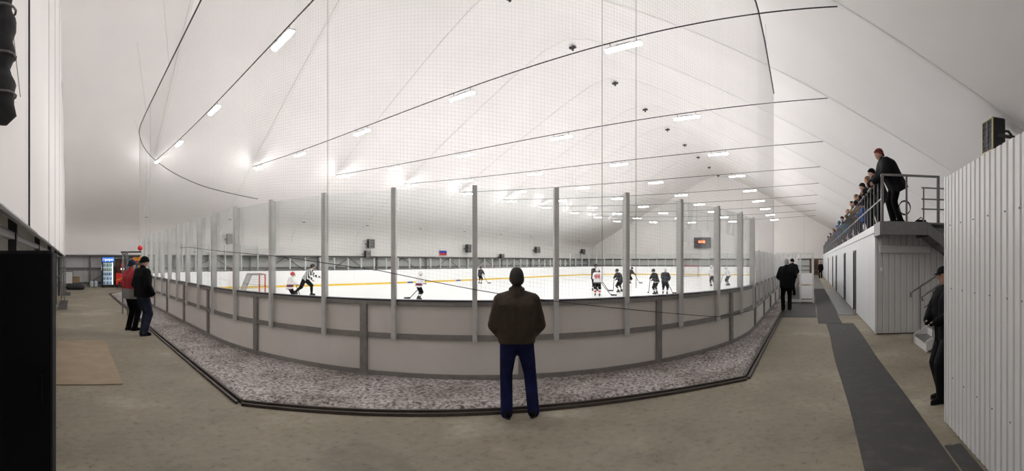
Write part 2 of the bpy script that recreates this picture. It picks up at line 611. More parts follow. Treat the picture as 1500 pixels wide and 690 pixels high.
# lower walls under the hem
low = empty('wall_back')
low['kind'] = 'structure'
low['label'] = 'grey lower wall with steel rails under the membrane hem'
low['category'] = 'wall'
n = 34
for k in range(n):
    a = -1.2 + (67.4) * k / n
    b = -1.2 + (67.4) * (k + 1) / n
    obj('wall_panel', MB().box(a + 0.006, b - 0.006, 33.55, 33.6, 0, 2.35), 'sheet_grey', low)
obj('hem_pipe', MB().tube([(-1, 33.0, HEM), (66, 33.0, HEM)], 0.05, 8), 'steel_grey', low)
for z in (0.25, 1.28):
    obj('rail', MB().box(-1, 66, 33.38, 33.46, z - 0.06, z + 0.06), 'steel_grey', low)
for k in range(12):
    x = 1.25 + 6 * k if k else 1.25
    obj('post', MB().box(x - 0.06, x + 0.06, 33.3, 33.42, 0, 2.2), 'steel_grey', low)
    if k < 11:
        obj('brace', MB().tube([(x, 33.36, 0.3), (x + 3, 33.36, 2.1)], 0.025, 6), 'steel_dark', low)
        obj('brace', MB().tube([(x + 3, 33.36, 2.1), (x + 6, 33.36, 0.3)], 0.025, 6), 'steel_dark', low)
lowl = empty('wall_front')
lowl['kind'] = 'structure'
lowl['label'] = 'ribbed grey lower wall under the near end membrane'
lowl['category'] = 'wall'
for k in range(18):
    a = -7 + 40.5 * k / 18
    b = -7 + 40.5 * (k + 1) / 18
    mb = MB().box(-1.5, -1.45, a + 0.006, b - 0.006, 0, 2.9)
    for j in range(14):
        z = 0.1 + j * 0.2
        mb.box(-1.45, -1.43, a + 0.006, b - 0.006, z, z + 0.1)
    obj('ribbed_panel', mb, 'sheet_pale', lowl)
mb = MB()
mb.add([(-1.5, -7, 2.9), (-1.5, 33.5, 2.9), (-0.5, 33.5, 2.12), (-0.5, -7, 2.12), (-1.5, -7, 2.95), (-1.5, 33.5, 2.95), (-0.5, 33.5, 2.17), (-0.5, -7, 2.17)],
       [(0, 1, 2, 3), (7, 6, 5, 4), (0, 4, 5, 1), (2, 6, 7, 3), (1, 5, 6, 2), (0, 3, 7, 4)])
obj('eave_panel', mb, 'sheet_pale', lowl)
for v in (2.4, 5.4, 9.2, 14, 19, 24, 29):
    obj('post', MB().box(-0.74, -0.64, v - 0.05, v + 0.05, 0, 2.35), 'steel_dark', lowl)
obj('rail', MB().box(-0.75, -0.66, 1, 33, 1.98, 2.06), 'steel_grey', lowl)
obj('rail', MB().box(-0.75, -0.66, 1, 33, 1.0, 1.06), 'steel_dark', lowl)
lowr = MB().box(66.3, 66.36, -7.2, 33.6, 0, 2.35)
wr = struct('wall_end', lowr, 'sheet_grey', label='grey lower wall at the far end of the hall', cat='wall')
for z in (0.6, 1.2, 2.1):
    obj('rail', MB().box(66.2, 66.28, -7, 33.3, z - 0.05, z + 0.05), 'steel_grey', wr)
struct('wall_side', MB().box(-1.5, 66.3, -7.35, -7.3, 0, 2.35), 'sheet_grey', label='grey lower side wall behind the cabins', cat='wall')

# ------------------------------------------------------------------ rink
UE, VN, RC, RL, RW = 3.15, 1.48, 8.5, 56.0, 27.0
ARC = RC * PI / 2
SEG = [('l', RL - 2 * RC), ('c', ARC), ('l', RW - 2 * RC), ('c', ARC), ('l', RL - 2 * RC), ('c', ARC), ('l', RW - 2 * RC), ('c', ARC)]
PERIM = sum(s for _, s in SEG)


def loop(s, off=0.0):
    """Point on the board line at arc length s (0 = near side where the near corner ends), off = metres outward."""
    s %= PERIM
    x, y, h = UE + RC, VN, 0.0
    for k, L in SEG:
        q = min(s, L)
        if k == 'l':
            nx, ny = x + q * math.cos(h), y + q * math.sin(h)
            nh = h
        else:
            cx, cy_ = x - RC * math.sin(h), y + RC * math.cos(h)
            nh = h + q / RC
            nx, ny = cx + RC * math.sin(nh), cy_ - RC * math.cos(nh)
        if s <= L:
            return Vector((nx + off * math.sin(nh), ny - off * math.cos(nh), 0)), nh
        s -= L
        x, y, h = nx, ny, nh
    return Vector((x, y, 0)), h


def bent(s0, s1, o0, o1, z0, z1, step=0.3):
    """A bar following the board line."""
    n = max(1, int(math.ceil((s1 - s0) / step)))
    # straight parts need no cuts
    _, h0 = loop(s0 + 1e-4)
    _, h1 = loop(s1 - 1e-4)
    if abs((h1 - h0)) < 1e-6 and s1 - s0 < 5:
        n = 1
    vv, ff = [], []
    for i in range(n + 1):
        s = s0 + (s1 - s0) * i / n
        for o, z in ((o0, z0), (o1, z0), (o1, z1), (o0, z1)):
            p, _ = loop(s, o)
            vv.append((p.x, p.y, z))
    for i in range(n):
        for k in range(4):
            k2 = (k + 1) % 4
            ff.append((i * 4 + k, i * 4 + k2, (i + 1) * 4 + k2, (i + 1) * 4 + k))
    ff += [(3, 2, 1, 0), tuple(n * 4 + k for k in range(4))]
    return MB().add(vv, ff)


ice = MB()
pts = [loop(PERIM * k / 240, -0.005)[0] for k in range(240)]
ice.add([(p.x, p.y, 0.03) for p in pts] + [(p.x, p.y, 0.001) for p in pts], [tuple(range(240))] + [(k, (k + 1) % 240, 240 + (k + 1) % 240, 240 + k) for k in range(240)])
tag(obj('ice_sheet', ice, 'ice'), 'smooth white ice surface inside the rink boards', 'ice', kind='structure')

# dirty slush strip between boards and steel curb (outer edge is an octagon)
O_U, O_V = 2.05, 1.0
FU, FV = UE + RL + 1.1, VN + RW + 1.1
OCT = [(6.84, O_V), (FU - 4.76, O_V), (FU, O_V + 4.32), (FU, FV - 4.32), (FU - 4.76, FV), (O_U + 4.76, FV), (O_U, FV - 4.32), (O_U, 5.34)]


def oct_hit(c, d):
    """from point c in direction d to the octagon edge"""
    best = None
    for i in range(8):
        a, b = OCT[i], OCT[(i + 1) % 8]
        ex, ey = b[0] - a[0], b[1] - a[1]
        den = d[0] * ey - d[1] * ex
        if abs(den) < 1e-9:
            continue
        t = ((a[0] - c[0]) * ey - (a[1] - c[1]) * ex) / den
        q = ((a[0] - c[0]) * d[1] - (a[1] - c[1]) * d[0]) / den
        if t > 0 and -1e-6 <= q <= 1 + 1e-6 and (best is None or t < best):
            best = t
    return best


def hsh(x, y):
    return (math.sin(x * 12.9898 + y * 78.233) * 43758.5453) % 1.0


def vnoise(x, y):
    xi, yi = math.floor(x), math.floor(y)
    fx, fy = x - xi, y - yi
    fx, fy = fx * fx * (3 - 2 * fx), fy * fy * (3 - 2 * fy)
    a, b, c, d = hsh(xi, yi), hsh(xi + 1, yi), hsh(xi, yi + 1), hsh(xi + 1, yi + 1)
    return (a + (b - a) * fx) * (1 - fy) + (c + (d - c) * fx) * fy


mb = MB()
cols = []
s = -28.0
while s < PERIM - 28.0:
    cols.append(s)
    s += 0.06 if -18 < s < 8 else 0.5
NR = 26
vv = []
for s in cols:
    p, h = loop(s, 0.06)
    d = (math.sin(h), -math.cos(h))
    t = oct_hit((p.x, p.y), d) or 0.5
    # corners of the octagon are reached from the arc: fan evenly
    for j in range(NR + 1):
        q = j / NR
        x, y = p.x + d[0] * t * q, p.y + d[1] * t * q
        z = 0.012 + 0.03 * vnoise(x * 5, y * 5) * min(1, 4 * q) + 0.02 * vnoise(x * 17, y * 17) + 0.035 * math.exp(-((q - 0.86) / 0.09) ** 2)
        if j == NR:
            z = 0.004
        vv.append((x, y, z))
nc = len(cols)
mb.add(vv, [(i * (NR + 1) + j, ((i + 1) % nc) * (NR + 1) + j, ((i + 1) % nc) * (NR + 1) + j + 1, i * (NR + 1) + j + 1) for i in range(nc) for j in range(NR)])
tag(obj('slush_strip', mb, 'slush', smooth=True), 'dirty speckled slush strip between the rink boards and the steel curb', 'snow', kind='stuff')

curb = empty('trim_1')
curb['kind'] = 'structure'
curb['label'] = 'dark steel curb rail edging the slush strip'
curb['category'] = 'curb'
for i in range(8):
    a, b = Vector((*OCT[i], 0)), Vector((*OCT[(i + 1) % 8], 0))
    t = (b - a).normalized()
    nn = Vector((t.y, -t.x, 0))
    for off, w, hgt in ((0.02, 0.035, 0.055), (0.085, 0.03, 0.035)):
        pa, pb = a + nn * off, b + nn * off
        vvv = [pa, pb, pb + nn * w, pa + nn * w]
        obj('curb_bar', MB().add([(q.x, q.y, 0.0) for q in vvv] + [(q.x, q.y, hgt) for q in vvv], [(3, 2, 1, 0), (4, 5, 6, 7), (0, 1, 5, 4), (1, 2, 6, 5), (2, 3, 7, 6), (3, 0, 4, 7)]), 'curb_steel', curb)

boards = empty('rink_boards', (0, 0, 0))
tag(boards, 'white panelled hockey boards in grey metal frames around the ice', 'boards')
BH, MID = 1.155, 0.62
NST = 128
PITCH = PERIM / NST
S_ST, S_PO = -7.37, -9.05
GATE = None
for k in range(NST // 2):
    s0 = S_PO + 2 * PITCH * k
    s1 = s0 + 2 * PITCH
    # outer panels sit a little behind the frame
    obj('lower_panel', bent(s0 + 0.05, s1 - 0.05, 0.015, 0.035, 0.08, MID - 0.035), 'board_panel', boards, smooth=False)
    obj('upper_panel', bent(s0 + 0.05, s1 - 0.05, 0.015, 0.035, MID + 0.035, BH - 0.06), 'board_panel', boards)
    p, h = loop(s0, 0.0)
    M = Matrix.Translation(p) @ Matrix.Rotation(h, 4, 'Z')
    po = MB().box(-0.055, 0.055, -0.085, 0.005, 0, BH - 0.02, M)
    po.box(-0.085, 0.085, -0.13, -0.085, 0, 0.03, M)
    obj('post', po, 'frame_metal', boards)
    obj('inner_facing', bent(s0 + 0.002, s1 - 0.002, -0.02, 0.01, 0.16, BH - 0.02), 'board_inner', boards)
    ks = obj('kick_strip', bent(s0 + 0.002, s1 - 0.002, -0.03, 0.005, 0.0, 0.16), 'kick_yellow', boards)
for nm, z0, z1, o1, m in (('bottom_rail', 0.0, 0.085, 0.075, 'frame_metal'), ('middle_rail', MID - 0.04, MID + 0.04, 0.07, 'frame_metal'), ('top_rail', BH - 0.075, BH - 0.01, 0.08, 'frame_metal'), ('top_cap', BH - 0.012, BH + 0.012, 0.085, 'cap_dark')):
    L = PERIM / 4
    for k in range(4):
        obj(nm, bent(-20 + k * L, -20 + (k + 1) * L, -0.03 if nm == 'top_cap' else 0.0, o1, z0, z1), m, boards)
for u in (24.9, 30.6):
    obj('line_mark', MB().box(u - 0.28, u + 0.28, VN + RW - 0.04, VN + RW - 0.028, 0.03, 0.16), 'kick_blue', boards)

shield = empty('protective_glass', (0, 0, 0))
tag(shield, 'clear protective glass panes with grey stanchions standing on the boards', 'glass')
GT_END, GT_SIDE = 2.8, 2.02
LSIDE = RL - 2 * RC


def glass_top(s):
    s %= PERIM
    mid = 2 * ARC + RW - 2 * RC + LSIDE
    return GT_SIDE if (0.3 < s < LSIDE - 0.3 or mid + 0.3 < s < mid + LSIDE - 0.3) else GT_END


for k in range(NST):
    s0 = S_ST + PITCH * k
    p, h = loop(s0, 0.0)
    M = Matrix.Translation(p) @ Matrix.Rotation(h, 4, 'Z')
    GT = max(glass_top(s0), glass_top(s0 - 0.5))
    GP = min(glass_top(s0 + 0.1), glass_top(s0 + PITCH - 0.1))
    st = MB().box(-0.035, 0.035, -0.125, -0.08, 0.56, GT + 0.02, M)
    st.box(-0.022, 0.022, -0.08, -0.01, BH + 0.01, GT, M)
    st.box(-0.03, 0.03, -0.135, -0.125, 0.6, GT - 0.05, M)
    obj('stanchion', st, 'aluminium', shield)
    obj('glass_pane', bent(s0 + 0.028, s0 + PITCH - 0.028, 0.03, 0.042, BH + 0.012, GP - 0.01, 0.25), 'rink_glass', shield)

# ------------------------------------------------------------------ safety net round the near end
S_N0, S_N1 = -37.0, 4.8


def lerp_tab(tab, s):
    if s <= tab[0][0]:
        return tab[0][1]
    for (a, x), (b, y) in zip(tab[:-1], tab[1:]):
        if a <= s <= b:
            return x + (y - x) * (s - a) / (b - a)
    return tab[-1][1]


NB = [(-37, 2.5), (-15, 2.1), (-10.6, 1.82), (-8.7, 1.59), (-7.9, 1.43), (-7.1, 1.28), (-6.0, 1.12), (-2.9, 0.68), (-1.0, 0.62), (4.8, 0.7)]
NT = [(-37, 5.9), (-33, 6.4), (-29, 7.1), (-25.5, 7.6), (-22, 7.75), (-15, 7.8), (-2, 7.9), (1.5, 7.95), (4.8, 7.65)]
net = empty('safety_net')
tag(net, 'fine mesh safety net hanging from a dark cable round the near rink end', 'net')


def net_pt(s, t):
    p, h = loop(s, 0.2)
    zb, zt = lerp_tab(NB, s), lerp_tab(NT, s)
    return Vector((p.x, p.y, zb + (zt - zb) * t))


NROW, NSC = 118, 110
mbn = MB()
for i in range(NROW + 1):
    mbn.tube([net_pt(S_N0 + (S_N1 - S_N0) * j / NSC, i / NROW) for j in range(NSC + 1)], 0.0009, 3, cap=False)
ncol = int((S_N1 - S_N0) / 0.052)
for j in range(ncol + 1):
    s = S_N0 + (S_N1 - S_N0) * j / ncol
    mbn.tube([net_pt(s, 0), net_pt(s, 1)], 0.0009, 3, cap=False)
no = obj('netting', mbn, 'net_cord', net, fix=False)
no['kind'] = 'stuff'
obj('top_cable', MB().tube([net_pt(S_N0 + (S_N1 - S_N0) * j / NSC, 1) for j in range(NSC + 1)], 0.022, 6), 'rope_dark', net)
obj('bottom_rope', MB().tube([net_pt(-16 + 20.8 * j / 60, 0) for j in range(61)], 0.006, 5), 'rope_dark', net)
for s in (-27, -21.0, -9.6, -5.5, -4.9):
    obj('lacing_rope', MB().tube([net_pt(s, 0.05), net_pt(s, 0.5), net_pt(s, 1)], 0.005, 5), 'rope_grey', net)
for s, up in ((-26.0, 3.0), (-22.0, 3.5), (-17.5, 3.5), (2.0, 1.5)):
    p = net_pt(s, 1)
    z = roof_z(p.y + 0.0)
    obj('hanger_rope', MB().tube([p, (p.x - 0.2, p.y + (1.2 if s < 0 else 0), min(z, roof_z(p.y + 1.2)) - 0.02)], 0.004, 5), 'rope_grey', net)

# ------------------------------------------------------------------ lamp cables and lamps
LAMP_V = [25.6, 20.35, 15.1, 9.8, 4.5]


def cable_z(v):
    t = (v - VC) / 13.6
    return 7.0 + 0.55 * t * t


class Shared:
    pass


def lamp_meshes():
    hb = MB().bevbox(-0.082, 0.082, -0.49, 0.49, -0.036, 0.0, 0.008)
    hb.box(-0.05, 0.05, -0.2, 0.2, 0.0, 0.03)
    tb = MB()
    prof = [(-0.07, -0.034), (-0.067, -0.068), (-0.045, -0.086), (0.045, -0.086), (0.067, -0.068), (0.07, -0.034)]
    vv_ = [(x, y, z) for y in (-0.47, 0.47) for x, z in prof]
    n_ = len(prof)
    tb.add(vv_, [(k, k + 1, n_ + k + 1, n_ + k) for k in range(n_ - 1)] + [(n_ - 1, 0, n_, 2 * n_ - 1), tuple(range(n_ - 1, -1, -1)), tuple(n_ + k for k in range(n_))])
    hk = [MB().tube([(0, y, 0), (0, y, 0.13)], 0.008, 5) for y in (-0.35, 0.35)]
    return [obj('housing', hb, 'lamp_body'), obj('diffuser', tb, 'lamp_tube')] + [obj('hanger', h_, 'steel_dark') for h_ in hk]


protoparts = lamp_meshes()
first = True
LORD = ['leftmost', 'second from the left', 'middle', 'second from the right', 'rightmost']
for r_i in range(10):
    u = 4.7 + 6 * r_i
    ca = obj('support_cable', MB().tube([(u, -0.62 + (27.2) * j / 24, cable_z(-0.62 + 27.2 * j / 24)) for j in range(25)], 0.016, 5), 'rope_dark')
    tag(ca, 'thin dark lamp cable under the roof, %s from the camera' % ('nearest one' if r_i == 0 else ORD[r_i] + ' one away'), 'cable', 'cables spanning the tent')
    for li, v in enumerate(LAMP_V):
        e = empty('ceiling_lamp', (u, v, cable_z(v) - 0.13))
        e.rotation_euler = (0, 0, 0)
        slope = 2 * 0.55 * (v - VC) / 13.6 ** 2
        e.rotation_euler = (math.atan(slope), 0, 0)
        tag(e, 'glowing white bar lamp, %s on the %s cable from the camera' % (LORD[li], ORD[r_i]), 'lamp', 'bar lamps hung on the roof cables')
        for pp in protoparts:
            if first:
                o = pp
            else:
                o = pp.copy()
                COL.objects.link(o)
            o.parent = e
        first = False

# ------------------------------------------------------------------ far wall and end wall fittings
def heater(loc, w, h, rz, label, tilt=0.0, group='fan heaters on the tent walls', cream=False):
    """front faces local -Y"""
    e = empty('fan_heater', loc, rz)
    if tilt:
        e.rotation_euler = (tilt, 0, rz)
    tag(e, label, 'heater', group)
    d = 0.34
    hb = MB().bevbox(-w / 2, w / 2, -d / 2, d / 2, 0, h, 0.03)
    obj('housing', hb, 'heater_black', e)
    fr = MB()
    for a, b, c, dd in ((-w / 2, w / 2, 0, 0.03), (-w / 2, w / 2, h - 0.03, h), (-w / 2, -w / 2 + 0.03, 0, h), (w / 2 - 0.03, w / 2, 0, h)):
        fr.box(a, b, -d / 2 - 0.03, -d / 2, c, dd)
    obj('front_frame', fr, 'heater_cream' if cream else 'steel_grey', e)
    for k in range(7):
        z = 0.06 + (h - 0.12) * k / 6
        obj('louvre', MB().box(-w / 2 + 0.03, w / 2 - 0.03, -d / 2 - 0.02, -d / 2 - 0.005, z - 0.012, z + 0.012), 'steel_dark' if cream else 'sheet_grey', e)
    obj('divider', MB().box(-0.015, 0.015, -d / 2 - 0.025, -d / 2, 0, h), 'steel_grey', e)
    for sx in (-w / 2 - 0.03, w / 2):
        obj('bracket', MB().box(sx, sx + 0.03, -0.05, d / 2 + 0.3, h * 0.4, h * 0.5), 'steel_dark', e)
    return e


def on_far(px, py, v=32.6):
    t = theta(px)
    d = v / math.sin(t)
    return Vector((d * math.cos(t), v, EYE - (py - HORIZON) * d / R_PX)), d


for px, py, w, h, lab in ((337, 350, 10, 15, 'black fan heater on the far white wall, left of the goal'),
                          (543, 357, 10, 13, 'larger black fan heater of the pair one above the other'),
                          (538, 372, 8, 10, 'smaller black fan heater just below the larger one'),
                          (686, 364, 8, 12, 'black fan heater just right of the tricolour flag'),
                          (735, 376, 7, 8, 'small low black fan heater above the central man'),
                          (787, 366, 9, 9, 'black fan heater with pale surround right of the central man'),
                          (854, 369, 7, 8, 'small black fan heater furthest right on the far wall')):
    c, d = on_far(px, py)
    hh = h * d / R_PX
    heater((c.x, c.y, c.z - hh / 2), w * d / R_PX, hh, 0.0 if px > 400 else 0.1, lab)
c, d = on_far(649, 369, 32.92)
fl = empty('flag', (c.x, c.y, c.z))
tag(fl, 'white, blue and red striped flag on the far white wall', 'flag')
for k, mname in enumerate(('flag_white', 'flag_blue', 'flag_red')):
    def fn(s, t, k=k):
        return (-0.5 + s, -0.02 + 0.02 * math.sin(9 * s), 0.33 - 0.22 * k - 0.22 * t)
    g = MB().grid(fn, 12, 1)
    g.grid(lambda s, t: (fn(s, t)[0], fn(s, t)[1] + 0.01, fn(s, t)[2]), 12, 1)
    obj('stripe', g, mname, fl)

sb = empty('scoreboard', (65.6, 15.35, 3.75))
tag(sb, 'dark scoreboard with glowing red digits on the far end wall', 'scoreboard')
obj('case', MB().bevbox(-0.15, 0.15, -1.2, 1.2, 0, 1.5, 0.03), 'score_face', sb)
fr = MB().box(-0.17, -0.15, -1.2, 1.2, 0, 0.05).box(-0.17, -0.15, -1.2, 1.2, 1.45, 1.5).box(-0.17, -0.15, -1.2, -1.15, 0, 1.5).box(-0.17, -0.15, 1.15, 1.2, 0, 1.5)
obj('frame', fr, 'steel_dark', sb)
for y in (0.42, 0.2, -0.12, -0.34):
    g = MB()
    for (a, b, c_, d_) in ((-0.07, 0.07, 0.72, 0.76), (-0.07, 0.07, 0.86, 0.9), (-0.07, 0.07, 1.0, 1.04), (-0.09, -0.05, 0.72, 1.04), (0.05, 0.09, 0.72, 1.04)):
        g.box(-0.165, -0.151, y + a, y + b, c_, d_)
    obj('digit', g, 'led_red', sb)
for y in (0.95, 0.75, -0.75, -0.95):
    obj('unlit_mark', MB().box(-0.162, -0.151, y - 0.06, y + 0.06, 0.35, 0.42), 'steel_grey', sb)

# ------------------------------------------------------------------ goals
def goal(loc, rz, label):
    """opening faces local +X, goal line along local Y"""
    e = empty('hockey_goal', loc, rz)
    tag(e, label, 'goal')
    W2, Hh, D, DT = 0.915, 1.22, 1.0, 0.5
    for y in (-W2, W2):
        obj('goal_post', MB().tube([(0, y, 0), (0, y, Hh)], 0.03, 8), 'goal_red', e)
        obj('brace', MB().tube([(-DT, y, Hh), (-D, y, 0.03)], 0.02, 6), 'goal_net', e)
        obj('base_bar', MB().tube([(0, y, 0.03), (-D, y, 0.03)], 0.022, 6), 'goal_net', e)
        obj('top_bar', MB().tube([(0, y, Hh), (-DT, y, Hh)], 0.02, 6), 'goal_net', e)
    obj('crossbar', MB().tube([(0, -W2, Hh), (0, W2, Hh)], 0.03, 8), 'goal_red', e)
    obj('back_bar', MB().tube([(-D, -W2, 0.03), (-D, W2, 0.03)], 0.022, 6), 'goal_net', e)
    obj('top_back_bar', MB().tube([(-DT, -W2, Hh), (-DT, W2, Hh)], 0.02, 6), 'goal_net', e)
    nb_ = MB()
    n_ = 22
    for k in range(n_ + 1):
        y = -W2 + 2 * W2 * k / n_
        nb_.tube([(0, y, Hh), (-DT, y, Hh), (-D, y, 0.03)], 0.004, 3, cap=False)
    for k in range(15):
        t = k / 14
        nb_.tube([(-DT - (D - DT) * t, -W2, Hh * (1 - t) + 0.03 * t), (-DT - (D - DT) * t, W2, Hh * (1 - t) + 0.03 * t)], 0.004, 3, cap=False)
        for y in (-W2, W2):
            nb_.tube([(0, y, Hh * (1 - t)), (-DT - (D - DT) * t, y, Hh * (1 - t))], 0.004, 3, cap=False)
    obj('netting', nb_, 'goal_net', e)
    return e


gp = at(384, 18.4)
goal((gp.x, gp.y, 0.03), -0.28, 'red and white goal behind the near boards, beside the kneeling goalkeeper')
gp = at(1011, 54.5)
goal((gp.x, gp.y, 0.03), PI, 'small goal at the far end of the ice')

# ------------------------------------------------------------------ right side: cabins
def corr_sheet(length, height, pitch=0.115, depth=0.012, thick=0.004):
    """profiled sheet in the local XZ plane, ribs proud toward local -Y"""
    prof = [(0.0, 0.0)]
    n_ = int(round(length / pitch))
    pt = length / n_
    for k in range(n_):
        x = k * pt
        prof += [(x + pt * 0.12, -0.0), (x + pt * 0.22, -depth), (x + pt * 0.88, -depth), (x + pt * 0.98, 0.0)]
    prof.append((length, 0.0))
    m_ = len(prof)
    mb_ = MB()
    mb_.add([(x, y, 0) for x, y in prof] + [(x, y, height) for x, y in prof] + [(x, y + thick + depth, 0) for x, y in prof] + [(x, y + thick + depth, height) for x, y in prof],
            [(k, k + 1, m_ + k + 1, m_ + k) for k in range(m_ - 1)] + [(2 * m_ + k + 1, 2 * m_ + k, 3 * m_ + k, 3 * m_ + k + 1) for k in range(m_ - 1)] +
            [(m_ + k, m_ + k + 1, 3 * m_ + k + 1, 3 * m_ + k) for k in range(m_ - 1)])
    return mb_


def place_sheet(name, mesh, x, y, z, rz, m, parent):
    o = obj(name, mesh, m, parent)
    o.location = (x, y, z)
    o.rotation_euler = (0, 0, rz)
    return o


def shared(mb_, m):
    me = mb_.mesh('sheet')
    me.materials.append(MATS[m])
    return me


# near cabin: face on the plane Y = -1.41, from beside the camera to X = 4.8
near_cab = empty('white_cabin', (2.15, -1.43, 0))
tag(near_cab, 'tall white corrugated cabin wall at the right edge of the picture', 'cabin')
PX0, PX1, PY = -0.4, 4.8, -1.43
ox, oy = 2.15, -1.43
obj('core', MB().box(PX0 - ox, PX1 - ox - 0.02, -4.2, -0.015, 0.03, 2.55), 'sheet_grey', near_cab)
me_a = shared(corr_sheet(1.035, 2.6), 'sheet_white')
xs = PX1
k = 0
while xs > PX0 + 0.2:
    # rotated half a turn so the ribs face the passage (+Y)
    place_sheet('corrugated_sheet', me_a, xs - ox, 0.0, 0.02, PI, 'sheet_white', near_cab)
    xs -= 1.04
    k += 1
me_b = shared(corr_sheet(1.035, 2.6), 'sheet_white')
for k in range(4):
    place_sheet('corrugated_sheet', me_b, PX1 - ox, -0.02 - 1.04 * k - 1.035, 0.02, PI / 2, 'sheet_white', near_cab)
obj('corner_trim', MB().box(PX1 - ox - 0.03, PX1 - ox + 0.018, -0.03, 0.018, 0.02, 2.63), 'sheet_white', near_cab)
obj('roof_sheet', MB().box(PX0 - ox, PX1 - ox + 0.02, -4.2, -0.02, 2.56, 2.6), 'sheet_grey', near_cab)
for x in (4.55, 4.2, 3.85, 3.5, 3.15, 2.9, 2.65):
    for z in (0.55, 1.45, 2.1):
        M = Matrix.Translation((x - ox + 0.06 * (z - 1), 0.0135, z)) @ Matrix.Rotation(-PI / 2, 4, 'X')
        obj('screw', MB().lathe([(0.008, 0.0), (0.008, 0.004), (0.005, 0.006)], 6, M), 'steel_grey', near_cab)
rb = tag(obj('roof_plank', MB().bevbox(3.5, 4.45, -1.98, -1.56, 2.64, 2.70, 0.008), 'wood_brown'), 'dark plank lying on the roof of the near white cabin', 'plank')

# long cabin row
LU0, LU1, LV, LH = 11.05, 56.0, -1.54, 2.42
row = empty('cabin_row', (LU0, LV, 0))
tag(row, 'long row of white cabins with dark doors under the viewing gallery', 'cabin')
obj('core', MB().box(0.03, LU1 - LU0, -5.0, -0.03, 0.02, LH), 'sheet_grey', row)
DOORS = [(15.7, 16.7), (20.3, 21.4), (27.0, 28.2), (31.5, 32.6), (39.5, 40.6)]
me_p = shared(MB().bevbox(0, 1.13, -0.02, 0.012, 0, LH - 0.06, 0.004), 'sheet_white2')
x = LU0 + 0.02
segs = []
cur = LU0
for a, b in DOORS + [(LU1, LU1)]:
    n_ = max(1, int(round((a - cur) / 1.15)))
    w = (a - cur) / n_
    for k in range(n_):
        obj('wall_panel', MB().box(cur + k * w - LU0 + 0.004, cur + (k + 1) * w - LU0 - 0.004, -0.03, 0.0, 0.03, LH - 0.02), 'sheet_white2', row)
    cur = b
for i, (a, b) in enumerate(DOORS):
    d_ = obj('door', MB().box(a - LU0 + 0.06, b - LU0 - 0.06, -0.06, -0.015, 0.05, 2.05), 'door_dark', row)
    obj('handle', MB().tube([(a - LU0 + 0.16, -0.015, 1.0), (a - LU0 + 0.16, 0.03, 1.0), (a - LU0 + 0.28, 0.03, 1.0)], 0.01, 6), 'steel_grey', d_)
    obj('door_frame', MB().box(a - LU0, a - LU0 + 0.06, -0.05, 0.015, 0.03, 2.12).box(b - LU0 - 0.06, b - LU0, -0.05, 0.015, 0.03, 2.12).box(a - LU0, b - LU0, -0.05, 0.015, 2.05, 2.12), 'door_dark', row)
    obj('wall_panel', MB().box(a - LU0, b - LU0, -0.03, 0.0, 2.12, LH - 0.02), 'sheet_white2', row)
me_e = shared(corr_sheet(1.035, LH - 0.04, pitch=0.148, depth=0.02), 'sheet_white')
for k in range(5):
    place_sheet('end_sheet', me_e, 0.0, -0.03 - 1.04 * k, 0.03, -PI / 2, 'sheet_white', row)
obj('corner_trim', MB().box(-0.03, 0.06, -0.04, 0.012, 0.02, LH), 'sheet_white2', row)
obj('cross_beam', MB().bevbox(-0.09, -0.03, -1.35, -0.09, 1.93, 2.12, 0.02), 'sheet_white', row)
obj('socket_box', MB().bevbox(-0.075, -0.03, -0.17, -0.1, 1.5, 1.6, 0.008), 'sheet_white2', row)

# gallery deck and railing on top of the row
gal = empty('viewing_gallery', (LU0, LV, LH))
tag(gal, 'raised viewing gallery deck with steel railing above the white cabins', 'gallery')
GZ = 2.6
PLU, PLV = 10.1, -2.58
gx, gy, gz = LU0, LV, LH
obj('deck', MB().box(0.0, LU1 - gx, -3.6, 0.02, 0.0, GZ - gz), 'sheet_white2', gal)
obj('landing_plate', MB().box(PLU - gx, 0.0, PLV - gy - 0.9, 0.0, GZ - gz - 0.04, GZ - gz), 'steel_grey', gal)
obj('fascia', MB().box(PLU - gx - 0.03, PLU - gx, PLV - gy, 0.0, GZ - gz - 0.28, GZ - gz + 0.01), 'steel_grey', gal)
obj('fascia', MB().box(PLU - gx, 0.0, 0.0, 0.03, GZ - gz - 0.28, GZ - gz + 0.01), 'steel_grey', gal)
obj('support_beam', MB().box(PLU - gx + 0.1, 0.0, PLV - gy - 0.05, PLV - gy + 0.05, GZ - gz - 0.3, GZ - gz - 0.04), 'steel_dark', gal)
RT = GZ + 1.0
npost = int((LU1 - PLU) / 0.66)
for k in range(npost + 1):
    x = PLU + k * 0.66
    r_ = 0.03 if k == 0 else 0.014
    obj('baluster' if k else 'corner_post', MB().box(x - gx - r_, x - gx + r_, -r_ - 0.02, r_ - 0.02, GZ - gz, RT - gz), 'steel_grey', gal)
obj('top_rail', MB().box(PLU - gx - 0.03, LU1 - gx, -0.045, 0.005, RT - gz, RT - gz + 0.045), 'steel_grey', gal)
obj('middle_rail', MB().box(PLU - gx, LU1 - gx, -0.032, -0.008, GZ - gz + 0.5, GZ - gz + 0.53), 'steel_grey', gal)
